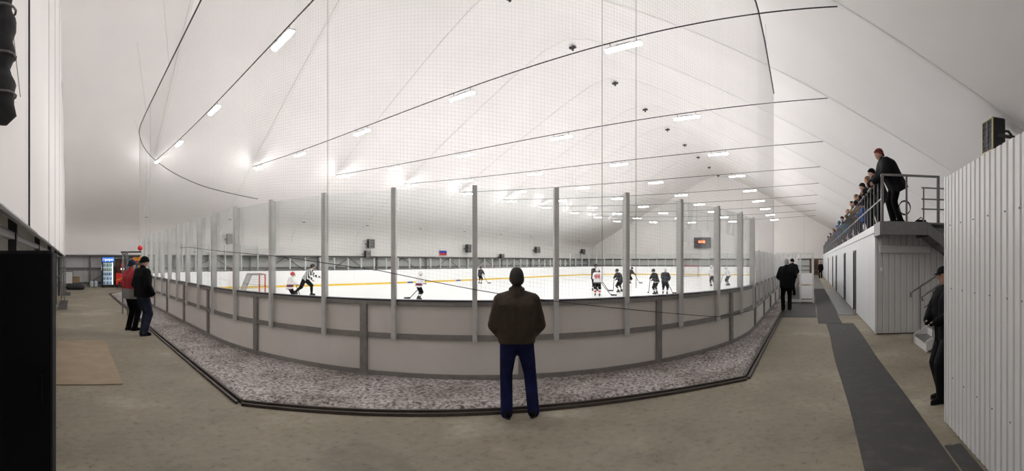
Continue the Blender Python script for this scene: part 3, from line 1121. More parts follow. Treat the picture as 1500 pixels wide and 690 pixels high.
# railing across the landing
for v, r_ in ((-2.1, 0.02), (-2.82, 0.03)):
    obj('baluster', MB().box(PLU - gx - r_, PLU - gx + r_, v - gy - r_, v - gy + r_, GZ - gz, RT - gz), 'steel_grey', gal)
obj('top_rail', MB().box(PLU - gx - 0.025, PLU - gx + 0.025, -2.85 - gy, 0.0, RT - gz, RT - gz + 0.045), 'steel_grey', gal)
obj('baluster', MB().box(PLU - gx - 0.014, PLU - gx + 0.014, -2.5 - gy, -2.472 - gy, GZ - gz, RT - gz - 0.25), 'steel_grey', gal)
for z in (0.28, 0.5, 0.75):
    obj('side_rail', MB().box(PLU - gx - 0.014, PLU - gx + 0.014, -3.4 - gy, -2.44 - gy, GZ - gz + z, GZ - gz + z + 0.03), 'steel_grey', gal)

# stairs: lower flight rises away (-Y), upper flight comes back to the landing
st = empty('stairs', (9.2, -2.2, 0))
tag(st, 'steel stairs with white steps between the two white cabins', 'stairs')
nst = 7
for k in range(nst):
    z = 0.19 * (k + 1)
    y0 = -0.27 * k
    o = obj('step', MB().box(-0.5, 0.5, y0 - 0.3, y0, z - 0.04, z), 'steel_grey', st)
    obj('riser', MB().box(-0.5, 0.5, y0 - 0.02, y0, z - 0.19, z - 0.04), 'sheet_white', o)
for x in (-0.52, 0.52):
    g = MB()
    g.add([(x - 0.02, 0.02, 0), (x + 0.02, 0.02, 0), (x + 0.02, 0.02, 0.2), (x - 0.02, 0.02, 0.2), (x - 0.02, -1.95, 1.15), (x + 0.02, -1.95, 1.15), (x + 0.02, -1.95, 1.4), (x - 0.02, -1.95, 1.4)],
          [(3, 2, 1, 0), (4, 5, 6, 7), (0, 1, 5, 4), (1, 2, 6, 5), (2, 3, 7, 6), (3, 0, 4, 7)])
    obj('stringer', g, 'sheet_white', st)
    obj('handrail', MB().tube([(x, 0.08, 0.98), (x, 0.1, 1.06), (x, 0.02, 1.12), (x, -1.9, 2.3)], 0.022, 8), 'steel_grey', st)
    obj('handrail', MB().tube([(x, -0.2, 0.75), (x, -1.9, 1.8)], 0.014, 8), 'steel_grey', st)
    for y in (-0.12, -1.8):
        obj('baluster', MB().tube([(x, y, 0.19 * (1 - y / 0.27)), (x, y, 1.12 - (y - 0.02) * 0.615)], 0.016, 6), 'steel_grey', st)
obj('half_landing', MB().box(-0.55, 1.7, -3.0, -1.9, 1.28, 1.34), 'steel_grey', st)
for x, y in ((-0.5, -2.9), (1.64, -2.9), (-0.5, -1.95), (1.64, -1.95)):
    obj('leg', MB().box(x - 0.04, x + 0.04, y - 0.04, y + 0.04, 0, 1.28), 'steel_dark', st)
for x in (0.86, 1.66):
    g = MB()
    y_a, z_a, y_b, z_b = -0.38, GZ - 0.02, -1.95, 1.34
    g.add([(x - 0.02, y_a, z_a - 0.26), (x + 0.02, y_a, z_a - 0.26), (x + 0.02, y_a, z_a), (x - 0.02, y_a, z_a), (x - 0.02, y_b, z_b - 0.2), (x + 0.02, y_b, z_b - 0.2), (x + 0.02, y_b, z_b + 0.08), (x - 0.02, y_b, z_b + 0.08)],
          [(3, 2, 1, 0), (4, 5, 6, 7), (0, 1, 5, 4), (1, 2, 6, 5), (2, 3, 7, 6), (3, 0, 4, 7)])
    obj('upper_stringer', g, 'steel_grey', st)
for k in range(6):
    t = (k + 0.5) / 6
    obj('upper_step', MB().box(0.86, 1.66, -0.38 - 1.57 * t - 0.12, -0.38 - 1.57 * t + 0.12, GZ - 1.26 * t - 0.13, GZ - 1.26 * t - 0.1), 'steel_grey', st)

# heater hung by the roof above the right cabin
hp = Vector((10.9, -4.45, 4.62))
heater((10.9, -4.5, 4.45), 0.62, 0.82, 3.2, 'black louvred fan heater with cream edge hung above the right cabin', tilt=0.0, cream=True)
hose = tag(obj('black_hose', MB().tube([(11.1, -4.75, 5.1), (11.15, -5.0, 5.12), (11.2, -5.25, 4.9), (11.2, -5.4, 4.6), (11.2, -5.5, 4.2)], 0.035, 7), 'heater_black'), 'black hose running down behind the louvred heater', 'hose')

# coil of cable on the gallery rail
g = MB()
for k in range(3):
    g.tube([(10.15 + 0.012 * k, -2.07 + 0.13 * math.cos(a), 2.93 + 0.15 * math.sin(a) - 0.01 * k) for a in [2 * PI * j / 28 for j in range(29)]], 0.008, 5, cap=False)
tag(obj('cable_coil', g, 'rope_dark'), 'black cable loop hanging on the gallery railing behind the leaning man', 'cable')
tag(obj('camera_bag', MB().bevbox(10.3, 10.52, -2.6, -2.38, 2.602, 2.68, 0.02).tube([(10.35, -2.55, 2.675), (10.4, -2.5, 2.74), (10.45, -2.42, 2.675)], 0.012, 6), 'c_black'), 'small black bag lying on the gallery landing', 'bag')

# ------------------------------------------------------------------ floor mats
def floor_mat(x0, x1, y0, y1, z, label, m='rubber', grp='rubber floor mats in the right passage'):
    mb_ = MB()
    n_ = max(2, int((x1 - x0) / 0.4))
    def top(s, t):
        return (x0 + (x1 - x0) * s + 0.01 * math.sin(t * 9), y0 + (y1 - y0) * t + 0.012 * math.sin(s * (x1 - x0) * 1.1), z + 0.008 + 0.004 * vnoise(s * (x1 - x0) * 2, t * 3))
    mb_.grid(top, n_, 4)
    mb_.grid(lambda s, t: (top(s, t)[0], top(s, t)[1], z), n_, 4)
    # edge walls
    def wall(f):
        mb_.grid(f, n_, 1)
    wall(lambda s, t: (top(s, 0)[0], top(s, 0)[1], z + (top(s, 0)[2] - z) * t))
    wall(lambda s, t: (top(s, 1)[0], top(s, 1)[1], z + (top(s, 1)[2] - z) * t))
    mb_.grid(lambda s, t: (top(0, s)[0], top(0, s)[1], z + (top(0, s)[2] - z) * t), 4, 1)
    mb_.grid(lambda s, t: (top(1, s)[0], top(1, s)[1], z + (top(1, s)[2] - z) * t), 4, 1)
    return tag(obj('rubber_mat', mb_, m), label, 'mat', grp)


floor_mat(1.2, 13.1, -1.21, -0.45, 0.001, 'long black rubber mat nearest the camera in the right passage')
floor_mat(13.14, 30.0, -0.9, -0.23, 0.001, 'second black rubber mat, continuing beyond the nearest one')
floor_mat(30.2, 58.0, -0.95, -0.3, 0.001, 'furthest grey mat leading down the right passage', 'wet_rubber')
floor_mat(15.2, 29.5, -1.5, -0.93, 0.001, 'wet grey mat strip beside the cabin doors', 'wet_rubber')
floor_mat(14.6, 19.6, -0.2, 0.95, 0.001, 'dark mat under the standing man at the players bench')
floor_mat(1.5, 4.2, -1.4, -1.24, 0.001, 'short dark mat piece against the near cabin base')

# ------------------------------------------------------------------ players' bench enclosure along the near side
bench = empty('bench_enclosure', (19.8, 0.6, 0))
tag(bench, 'players bench enclosure of white panels, posts and clear panes in the right passage', 'bench')
bx, by = 19.8, 0.6
BU1 = 31.0
for v in (-0.12, 0.42):
    for u in ([19.8, 22.6, 25.4, 28.2, 31.0] if v < 0 else [19.8]):
        obj('post', MB().box(u - bx - 0.035, u - bx + 0.035, v - by - 0.035, v - by + 0.035, 0, 2.1), 'aluminium', bench)
obj('lower_panel', MB().box(-0.02, 0.02, -0.09 - by, 0.39 - by, 0.18, 0.72), 'board_inner', bench)
obj('upper_panel', MB().box(-0.02, 0.02, -0.09 - by, 0.39 - by, 0.80, 1.25), 'board_inner', bench)
obj('glass_pane', MB().box(-0.006, 0.006, -0.09 - by, 0.39 - by, 1.28, 2.05), 'rink_glass', bench)
obj('top_bar', MB().box(-0.03, 0.03, -0.12 - by, 1.4 - by, 2.05, 2.11), 'aluminium', bench)
obj('sill', MB().box(-0.05, 0.05, -0.15 - by, 1.4 - by, 0.04, 0.14), 'aluminium', bench)
for k in range(4):
    a = 2.8 * k + 0.04
    obj('side_panel', MB().box(a, a + 2.72, -0.14 - by, -0.1 - by, 0.1, 1.25), 'board_inner', bench)
    obj('glass_pane', MB().box(a, a + 2.72, -0.126 - by, -0.114 - by, 1.28, 2.05), 'rink_glass', bench)
obj('side_rail', MB().box(0, BU1 - bx, -0.15 - by, -0.09 - by, 2.05, 2.11), 'aluminium', bench)
obj('seat_plank', MB().box(0.6, BU1 - bx, 0.02 - by, 0.35 - by, 0.42, 0.46), 'wood_brown', bench)
for k in range(5):
    obj('seat_leg', MB().box(0.8 + 2.5 * k, 0.86 + 2.5 * k, 0.05 - by, 0.3 - by, 0, 0.42), 'steel_dark', bench)
obj('bench_floor', MB().box(0.05, BU1 - bx, -0.08 - by, 0.85 - by, 0.02, 0.1), 'rubber', bench)
# things at the end of the passage
tag(obj('wooden_rack', MB().box(62.6, 63.2, -1.1, -0.95, 0, 2.1).box(62.6, 63.2, -0.05, 0.1, 0, 2.1).box(62.6, 63.2, -1.1, 0.1, 0.5, 0.56).box(62.6, 63.2, -1.1, 0.1, 1.1, 1.16).box(62.6, 63.2, -1.1, 0.1, 1.7, 1.76).box(63.2, 63.24, -1.1, 0.1, 0, 2.1), 'wood_brown'), 'brown wooden rack at the far end of the right passage', 'rack')

# ------------------------------------------------------------------ left side
blk = empty('black_cabinet', (-0.33, 2.85, 0))
tag(blk, 'tall matte black cabinet cut off by the left picture edge', 'cabinet')
obj('body', MB().bevbox(-0.3, 0.22, -0.25, 0.3, 0.06, 1.785, 0.012), 'black_matte', blk)
obj('plinth', MB().box(-0.28, 0.2, -0.22, 0.28, 0, 0.06), 'black_matte', blk)
dr = obj('door', MB().bevbox(-0.29, 0.215, -0.27, -0.252, 0.08, 1.77, 0.004), 'black_matte', blk)
obj('handle', MB().tube([(0.16, -0.27, 0.95), (0.16, -0.3, 0.95), (0.16, -0.3, 1.1), (0.16, -0.27, 1.1)], 0.006, 6), 'black_matte', dr)

# rolled dark curtain at the upper left
g = MB()
pts_, rr_ = [], []
for k in range(26):
    z = 2.62 + k * 0.06
    pts_.append((-0.47 + 0.012 * math.sin(k * 0.8), 3.02 + 0.012 * math.cos(k * 1.1), z))
    rr_.append(0.088 + 0.014 * math.sin(k * 1.9) + 0.008 * random.random() - (0.05 if k == 0 else 0))
g.tube(pts_, 0.1, 12, radii=rr_)
cur_ = empty('rolled_curtain', (0, 0, 0))
tag(cur_, 'dark rolled up curtain hanging high at the left picture edge', 'curtain')
obj('cloth_roll', g, 'dark_cloth', cur_, smooth=True)
for z in (2.8, 3.05, 3.35, 3.7):
    obj('strap', MB().tube([(-0.47 + 0.105 * math.cos(a), 3.02 + 0.105 * math.sin(a), z) for a in [2 * PI * j / 14 for j in range(15)]], 0.008, 5, cap=False), 'steel_grey', cur_)
obj('cord', MB().tube([(-0.4, 3.1, 3.3), (-0.42, 3.6, 3.16), (-0.44, 3.95, 3.12)], 0.004, 5), 'rope_grey', cur_)

tag(obj('plywood_sheet', MB().bevbox(-0.32, 0.71, 6.55, 10.2, 0.0, 0.018, 0.004), 'plywood'), 'brown plywood sheet lying on the concrete beside the black cabinet', 'plywood')
floor_mat(-0.55, -0.2, 17.2, 21.0, 0.001, 'small dark mat by the left wall, nearer one', 'rubber', 'small dark mats by the left wall')
floor_mat(-0.55, -0.1, 24.2, 26.6, 0.001, 'small dark mat by the left wall, further one', 'rubber', 'small dark mats by the left wall')

# pipe barriers by the left wall
for i, (y, lab) in enumerate(((20.5, 'grey pipe barrier by the left wall, nearer one'), (24.4, 'grey pipe barrier by the left wall, further one'))):
    e = empty('pipe_barrier', (-0.5, y, 0))
    tag(e, lab, 'barrier', 'pipe barriers by the left wall')
    obj('frame', MB().tube([(0, 0, 0), (0.02, 0, 1.9), (0.06, 0.02, 2.0), (0.12, 0.05, 2.0), (0.14, 0.06, 1.9), (0.14, 0.06, 0)], 0.02, 7), 'steel_grey', e)
    for z in (0.3, 0.7, 1.1, 1.5):
        obj('rung', MB().tube([(0, 0, z), (0.14, 0.06, z)], 0.014, 6), 'steel_grey', e)
    obj('frame', MB().tube([(0, 1.9, 0), (0.0, 1.9, 1.5), (0.0, 0.0, 1.5)], 0.018, 6), 'steel_grey', e)
    obj('rung', MB().tube([(0, 1.9, 0.7), (0.0, 0.0, 0.7)], 0.014, 6), 'steel_grey', e)

# items at the far left corner
e = empty('white_board', (-0.35, 31.9, 0.28))
tag(e, 'framed white sheet leaning by the left wall at the far corner', 'board')
obj('sheet', MB().box(-0.36, 0.36, -0.01, 0.01, 0.0, 0.78), 'paper_white', e)
obj('frame', MB().box(-0.4, 0.4, -0.03, 0.03, -0.28, -0.24).box(-0.4, -0.36, -0.03, 0.03, -0.28, 0.82).box(0.36, 0.4, -0.03, 0.03, -0.28, 0.82).box(-0.4, 0.4, -0.03, 0.03, 0.78, 0.82), 'steel_dark', e)
g = MB()
for k in range(5):
    g.capsule((-0.25 + 0.02 * k, 29.2 + 0.1 * k, 0.16 + 0.03 * (k % 2)), 0.17, (0.62 - 0.05 * k, 29.2 + 0.1 * k, 0.15 + 0.05 * (k % 3)), 0.15 - 0.01 * k, 10)
tag(obj('tarpaulin_roll', g, 'dark_cloth', smooth=True), 'dark crumpled tarpaulin roll on the floor by the far left corner', 'tarpaulin')
e = empty('cardboard_box', (0.26, 32.2, 0.0))
tag(e, 'brown cardboard box on a low stand at the far left corner', 'box')
obj('carton', MB().bevbox(-0.24, 0.24, -0.2, 0.2, 0.3, 0.72, 0.01), 'cardboard', e)
obj('flap', MB().box(-0.24, 0.24, -0.24, -0.2, 0.70, 0.725), 'cardboard', e)
obj('stand', MB().box(-0.26, 0.26, -0.2, 0.2, 0.26, 0.3).box(-0.26, -0.2, -0.2, 0.2, 0, 0.26).box(0.2, 0.26, -0.2, 0.2, 0, 0.26), 'steel_dark', e)
for i, (x, lab) in enumerate(((1.32, 'left one of two clear plastic water containers beside the fridge'), (1.62, 'right one of two clear plastic water containers beside the fridge'))):
    e = empty('water_container', (x, 32.3, 0))
    tag(e, lab, 'container', 'water containers beside the fridge')
    obj('body', MB().lathe([(0.12, 0), (0.14, 0.03), (0.14, 0.14), (0.13, 0.16), (0.14, 0.18), (0.14, 0.34), (0.08, 0.42), (0.04, 0.44), (0.04, 0.47)], 14), 'plastic_clear', e, smooth=True)
    obj('cap', MB().lathe([(0.045, 0.47), (0.045, 0.5)], 10), 'bottle_blue', e)

# drinks fridge
def text_mesh(name, body, size, m, parent, loc, rot, depth=0.004):
    cu = bpy.data.curves.new(name, 'FONT')
    cu.body = body
    cu.size = size
    cu.extrude = depth
    cu.align_x = 'CENTER'
    cu.align_y = 'CENTER'
    t = bpy.data.objects.new(name, cu)
    COL.objects.link(t)
    dg_ = bpy.context.evaluated_depsgraph_get()
    me = bpy.data.meshes.new_from_object(t.evaluated_get(dg_))
    bpy.data.objects.remove(t)
    me.materials.clear()
    me.materials.append(MATS[m])
    o = obj(name, me, None, parent)
    o.location = loc
    o.rotation_euler = rot
    return o


fz = empty('drinks_fridge', (2.42, 32.2, 0))
tag(fz, 'blue drinks fridge with lit glass door and white lettering on top', 'fridge')
# the fridge looks down the passage (-Y)
bd = MB().box(-0.42, -0.34, -0.35, 0.35, 0.06, 2.05).box(0.34, 0.42, -0.35, 0.35, 0.06, 2.05).box(-0.34, 0.34, 0.3, 0.35, 0.06, 2.05).box(-0.34, 0.34, -0.35, 0.3, 0.06, 0.16).box(-0.34, 0.34, -0.35, 0.3, 1.72, 2.05)
obj('cabinet', bd, 'fridge_black', fz)
obj('side_panel', MB().box(-0.432, -0.42, -0.34, 0.34, 0.08, 2.04), 'blue_fridge', fz)
obj('header', MB().bevbox(-0.40, 0.40, -0.375, -0.35, 1.74, 2.04, 0.01), 'sign_blue', fz)
text_mesh('lettering', 'pepsi', 0.27, 'sign_white', fz, (0.08, -0.379, 1.9), (PI / 2, 0, 0))
for nm, r0, m in (('emblem', 0.09, 'sign_white'),):
    em = obj(nm, MB().lathe([(0.085, 0), (0.085, 0.008)], 18, Matrix.Translation((-0.29, -0.376, 1.89)) @ Matrix.Rotation(PI / 2, 4, 'X')), m, fz)
    obj('red_half', MB().add([(-0.29 + 0.08 * math.cos(a), -0.3855, 1.9 + 0.065 * math.sin(a)) for a in [PI * j / 10 for j in range(11)]], [tuple(range(11))]), 'red_bright', em)
    obj('blue_half', MB().add([(-0.29 + 0.08 * math.cos(a), -0.3855, 1.88 - 0.065 * math.sin(a)) for a in [PI * j / 10 for j in range(11)]], [tuple(range(11))]), 'blue_fridge', em)
sem = obj('side_emblem', MB().lathe([(0.2, 0), (0.2, 0.008)], 20, Matrix.Translation((-0.432, -0.12, 1.35)) @ Matrix.Rotation(-PI / 2, 4, 'Y')), 'sign_white', fz)
obj('red_half', MB().add([(-0.4415, -0.12 + 0.18 * math.cos(a), 1.38 + 0.14 * math.sin(a)) for a in [PI * j / 10 for j in range(11)]], [tuple(range(11))]), 'red_bright', sem)
obj('blue_half', MB().add([(-0.4415, -0.12 + 0.18 * math.cos(a), 1.32 - 0.14 * math.sin(a)) for a in [PI * j / 10 for j in range(11)]], [tuple(range(11))]), 'cap_dark', sem)
obj('inner_lining', MB().box(-0.34, 0.34, 0.27, 0.3, 0.16, 1.72), 'fridge_inner', fz)
obj('light_tube', MB().box(0.28, 0.335, -0.3, -0.25, 0.2, 1.7), 'fridge_lamp', fz)
for k in range(5):
    z = 0.2 + 0.3 * k
    sh = obj('shelf', MB().box(-0.34, 0.34, -0.25, 0.27, z, z + 0.012), 'sheet_white', fz)
    for j in range(5):
        bt = MB().lathe([(0.04, 0), (0.042, 0.02), (0.042, 0.13), (0.03, 0.17), (0.014, 0.2), (0.014, 0.23)], 8, Matrix.Translation((-0.26 + 0.12 * j, -0.17, z + 0.012)))
        obj('bottle', bt, [['bottle_blue', 'plastic_clear'], ['plastic_clear', 'bottle_blue'], ['bottle_blue', 'bottle_cola'], ['bottle_amber', 'bottle_green'], ['bottle_green', 'plastic_clear']][k][(j + k) % 2], sh, smooth=True)
dd = obj('glass_door', MB().box(-0.34, 0.34, -0.362, -0.354, 0.16, 1.72), 'rink_glass', fz)
obj('door_frame', MB().box(-0.40, -0.33, -0.375, -0.35, 0.12, 1.73).box(0.33, 0.40, -0.375, -0.35, 0.12, 1.73).box(-0.33, 0.33, -0.375, -0.35, 0.12, 0.18).box(-0.33, 0.33, -0.375, -0.35, 1.68, 1.73), 'fridge_black', dd)
for x in (-0.4, 0.32):
    obj('foot', MB().box(x, x + 0.08, -0.3, 0.3, 0, 0.06), 'fridge_black', fz)

vm = empty('vending_machine', (3.42, 32.2, 0))
tag(vm, 'red and black vending machine with a large bottle picture, right of the fridge', 'vending machine')
obj('cabinet', MB().bevbox(-0.48, 0.42, -0.35, 0.35, 0.1, 1.95, 0.02), 'fridge_black', vm)
obj('lower_front', MB().box(-0.46, 0.40, -0.365, -0.35, 0.2, 0.98), 'red_bright', vm)
obj('upper_front', MB().box(-0.46, 0.40, -0.362, -0.35, 1.0, 1.9), 'bottle_cola', vm)
obj('bottle_picture', MB().lathe([(0.09, 0.0), (0.12, 0.05), (0.12, 0.3), (0.1, 0.38), (0.12, 0.48), (0.04, 0.68), (0.035, 0.78)], 14, Matrix.Translation((-0.02, -0.36, 1.05)) @ Matrix.Diagonal((1, 0.15, 1, 1))), 'bottle_red', vm, smooth=True)
obj('picture_band', MB().box(-0.14, 0.10, -0.385, -0.379, 1.2, 1.3), 'sign_white', vm)
obj('stripe', MB().add([(-0.46, -0.366, 0.45), (0.40, -0.366, 0.75), (0.40, -0.366, 0.82), (-0.46, -0.366, 0.52)], [(0, 1, 2, 3)]), 'sign_orange', vm)
obj('button_panel', MB().box(0.22, 0.38, -0.372, -0.362, 1.1, 1.5), 'steel_grey', vm)
obj('delivery_tray', MB().box(-0.3, 0.25, -0.38, -0.365, 0.22, 0.38), 'fridge_black', vm)
for x in (-0.45, 0.3):
    obj('foot', MB().box(x, x + 0.1, -0.3, 0.3, 0, 0.1), 'fridge_black', vm)

sn = empty('snack_stand', (4.62, 32.0, 0))
tag(sn, 'grey snack stand with an orange sign on top, behind the pipe gate', 'stand')
for x in (-0.5, 0.5):
    obj('side', MB().box(x - 0.02, x + 0.02, -0.25, 0.25, 0, 1.85), 'steel_grey', sn)
for k in range(5):
    sh = obj('shelf', MB().box(-0.48, 0.48, -0.25, 0.25, 0.2 + 0.36 * k, 0.225 + 0.36 * k), 'steel_grey', sn)
    for j in range(6):
        obj('packet', MB().bevbox(-0.44 + 0.15 * j, -0.32 + 0.15 * j, -0.2, -0.1, 0.225 + 0.36 * k, 0.42 + 0.36 * k, 0.02), ['bottle_blue', 'red_plastic', 'sign_orange', 'bottle_green', 'paper_white'][(j * 2 + k) % 5], sh)
obj('back', MB().box(-0.48, 0.48, 0.23, 0.25, 0, 1.85), 'sheet_grey', sn)
sg = obj('sign', MB().bevbox(-0.5, 0.5, -0.28, -0.24, 1.83, 2.05, 0.01), 'sign_orange', sn)
g = MB()
for j in range(8):
    g.box(-0.40 + 0.1 * j, -0.35 + 0.1 * j, -0.285, -0.28, 1.88, 2.0)
obj('sign_marks', g, 'red_plastic', sg)
obj('sign_crest', MB().ball((0.1, -0.26, 2.09), 0.16, 1, 0.15, 0.7, 12), 'sign_orange', sg)

# pipe gate with red ball by the boards
gt = empty('pipe_gate', (1.66, 15.5, 0))
tag(gt, 'grey pipe gate frame with mesh beside the two standing men', 'gate')
A_, B_ = (0.0, 0.0), (0.10, -0.55)
for (x, y) in (A_, B_):
    obj('upright', MB().tube([(x, y, 0), (x, y, 2.05)], 0.025, 7), 'steel_grey', gt)
obj('top_bar', MB().tube([(-0.06, 0, 2.05), (0.62, 0, 2.06)], 0.028, 7), 'steel_dark', gt)
obj('gusset', MB().tube([(0.0, 0, 1.9), (0.15, 0, 2.04)], 0.015, 6), 'steel_dark', gt)
for z in (0.35, 0.75, 1.15, 1.55, 2.0):
    obj('rung', MB().tube([(*A_, z), (*B_, z)], 0.012, 6), 'steel_grey', gt)
for t in (0.2, 0.4, 0.6, 0.8):
    obj('wire', MB().tube([(B_[0] * t, B_[1] * t, 0.35), (B_[0] * t, B_[1] * t, 2.0)], 0.006, 5), 'steel_grey', gt)
rbll = empty('red_ball', (2.25, 15.5, 2.06))
tag(rbll, 'small bright red ball on the end of the pipe gate bar', 'ball')
obj('ball', MB().ball((0, 0, 0.13), 0.09, n=16), 'red_bright', rbll, smooth=True)
obj('stem', MB().tube([(0, 0, 0.025), (0, 0, 0.06)], 0.012, 6), 'steel_dark', rbll)

# ------------------------------------------------------------------ people
PENDING = []      # (object, voxel, cuts, extra MB)


def soft(name, mb_, m, parent, voxel, cuts=(), extra=None, smooth_it=4):
    """A union of rounded shapes grown into one continuous skin (voxel remesh, done in one batch at the end)."""
    o = obj(name, mb_, m, parent, fix=False)
    r = o.modifiers.new('remesh', 'REMESH')
    r.mode = 'VOXEL'
    r.voxel_size = voxel
    sm = o.modifiers.new('smooth', 'SMOOTH')
    sm.iterations = smooth_it
    sm.factor = 0.5
    PENDING.append((o, list(cuts), extra))
    return o


def finish_people():
    bpy.context.view_layer.update()
    dg_ = bpy.context.evaluated_depsgraph_get()
    out = []
    for o, cuts, extra in PENDING:
        me = bpy.data.meshes.new_from_object(o.evaluated_get(dg_))
        out.append((o, me, cuts, extra))
    for o, me, cuts, extra in out:
        mats_ = list(o.data.materials)
        o.modifiers.clear()
        bm = bmesh.new()
        bm.from_mesh(me)
        for co, no_ in cuts:
            bmesh.ops.bisect_plane(bm, geom=bm.verts[:] + bm.edges[:] + bm.faces[:], plane_co=co, plane_no=no_, clear_outer=True)
            ed = [e for e in bm.edges if e.is_boundary]
            if ed:
                bmesh.ops.holes_fill(bm, edges=ed, sides=0)
        if extra:
            vs2 = [bm.verts.new(p) for p in extra.v]
            for f in extra.f:
                try:
                    bm.faces.new([vs2[i] for i in f])
                except ValueError:
                    pass
        for f in bm.faces:
            f.smooth = True
        bm.to_mesh(me)
        bm.free()
        me.materials.clear()
        for m_ in mats_:
            me.materials.append(m_)
        o.data = me


def ik(a, b, l1, l2, hint):
    a, b, hint = Vector(a), Vector(b), Vector(hint)
    d = b - a
    L = d.length
    if L > (l1 + l2) * 0.999:
        b = a + d.normalized() * (l1 + l2) * 0.999
        d = b - a
        L = d.length
    t = d.normalized()
    x = (l1 * l1 - l2 * l2 + L * L) / (2 * L)
    y = math.sqrt(max(0, l1 * l1 - x * x))
    hh = hint - t * hint.dot(t)
    hh = hh.normalized() if hh.length > 1e-6 else t.orthogonal().normalized()
    return a + t * x + hh * y, b


def hand_extra(w, dirv, palm_n, s, curl, side):
    """fingers and thumb as short bent chains leaving the palm"""
    g = MB()
    d = dirv.normalized()
    n_ = (palm_n - d * palm_n.dot(d)).normalized()
    c = d.cross(n_) * side
    for k, (off, ln) in enumerate(((-0.03, 0.068), (-0.01, 0.08), (0.01, 0.074), (0.03, 0.058))):
        p0 = w + d * 0.075 * s + c * off * s
        a = curl * 0.55
        d1 = (d * math.cos(a) + n_ * math.sin(a))
        p1 = p0 + d1 * ln * 0.5 * s
        a2 = curl * 1.35
        d2 = (d * math.cos(a2) + n_ * math.sin(a2))
        p2 = p1 + d2 * ln * 0.5 * s
        g.capsule(p0, 0.0095 * s, p1, 0.0088 * s, 6)
        g.capsule(p1, 0.0088 * s, p2, 0.0075 * s, 6)
    p0 = w + d * 0.03 * s - c * 0.032 * s
    p1 = p0 + (d * 0.75 - c * 0.6 + n_ * 0.35).normalized() * 0.042 * s
    p2 = p1 + (d * 0.85 - c * 0.1 + n_ * 0.5).normalized() * 0.03 * s
    g.capsule(p0, 0.012 * s, p1, 0.0105 * s, 6)
    g.capsule(p1, 0.0105 * s, p2, 0.0085 * s, 6)
    return g


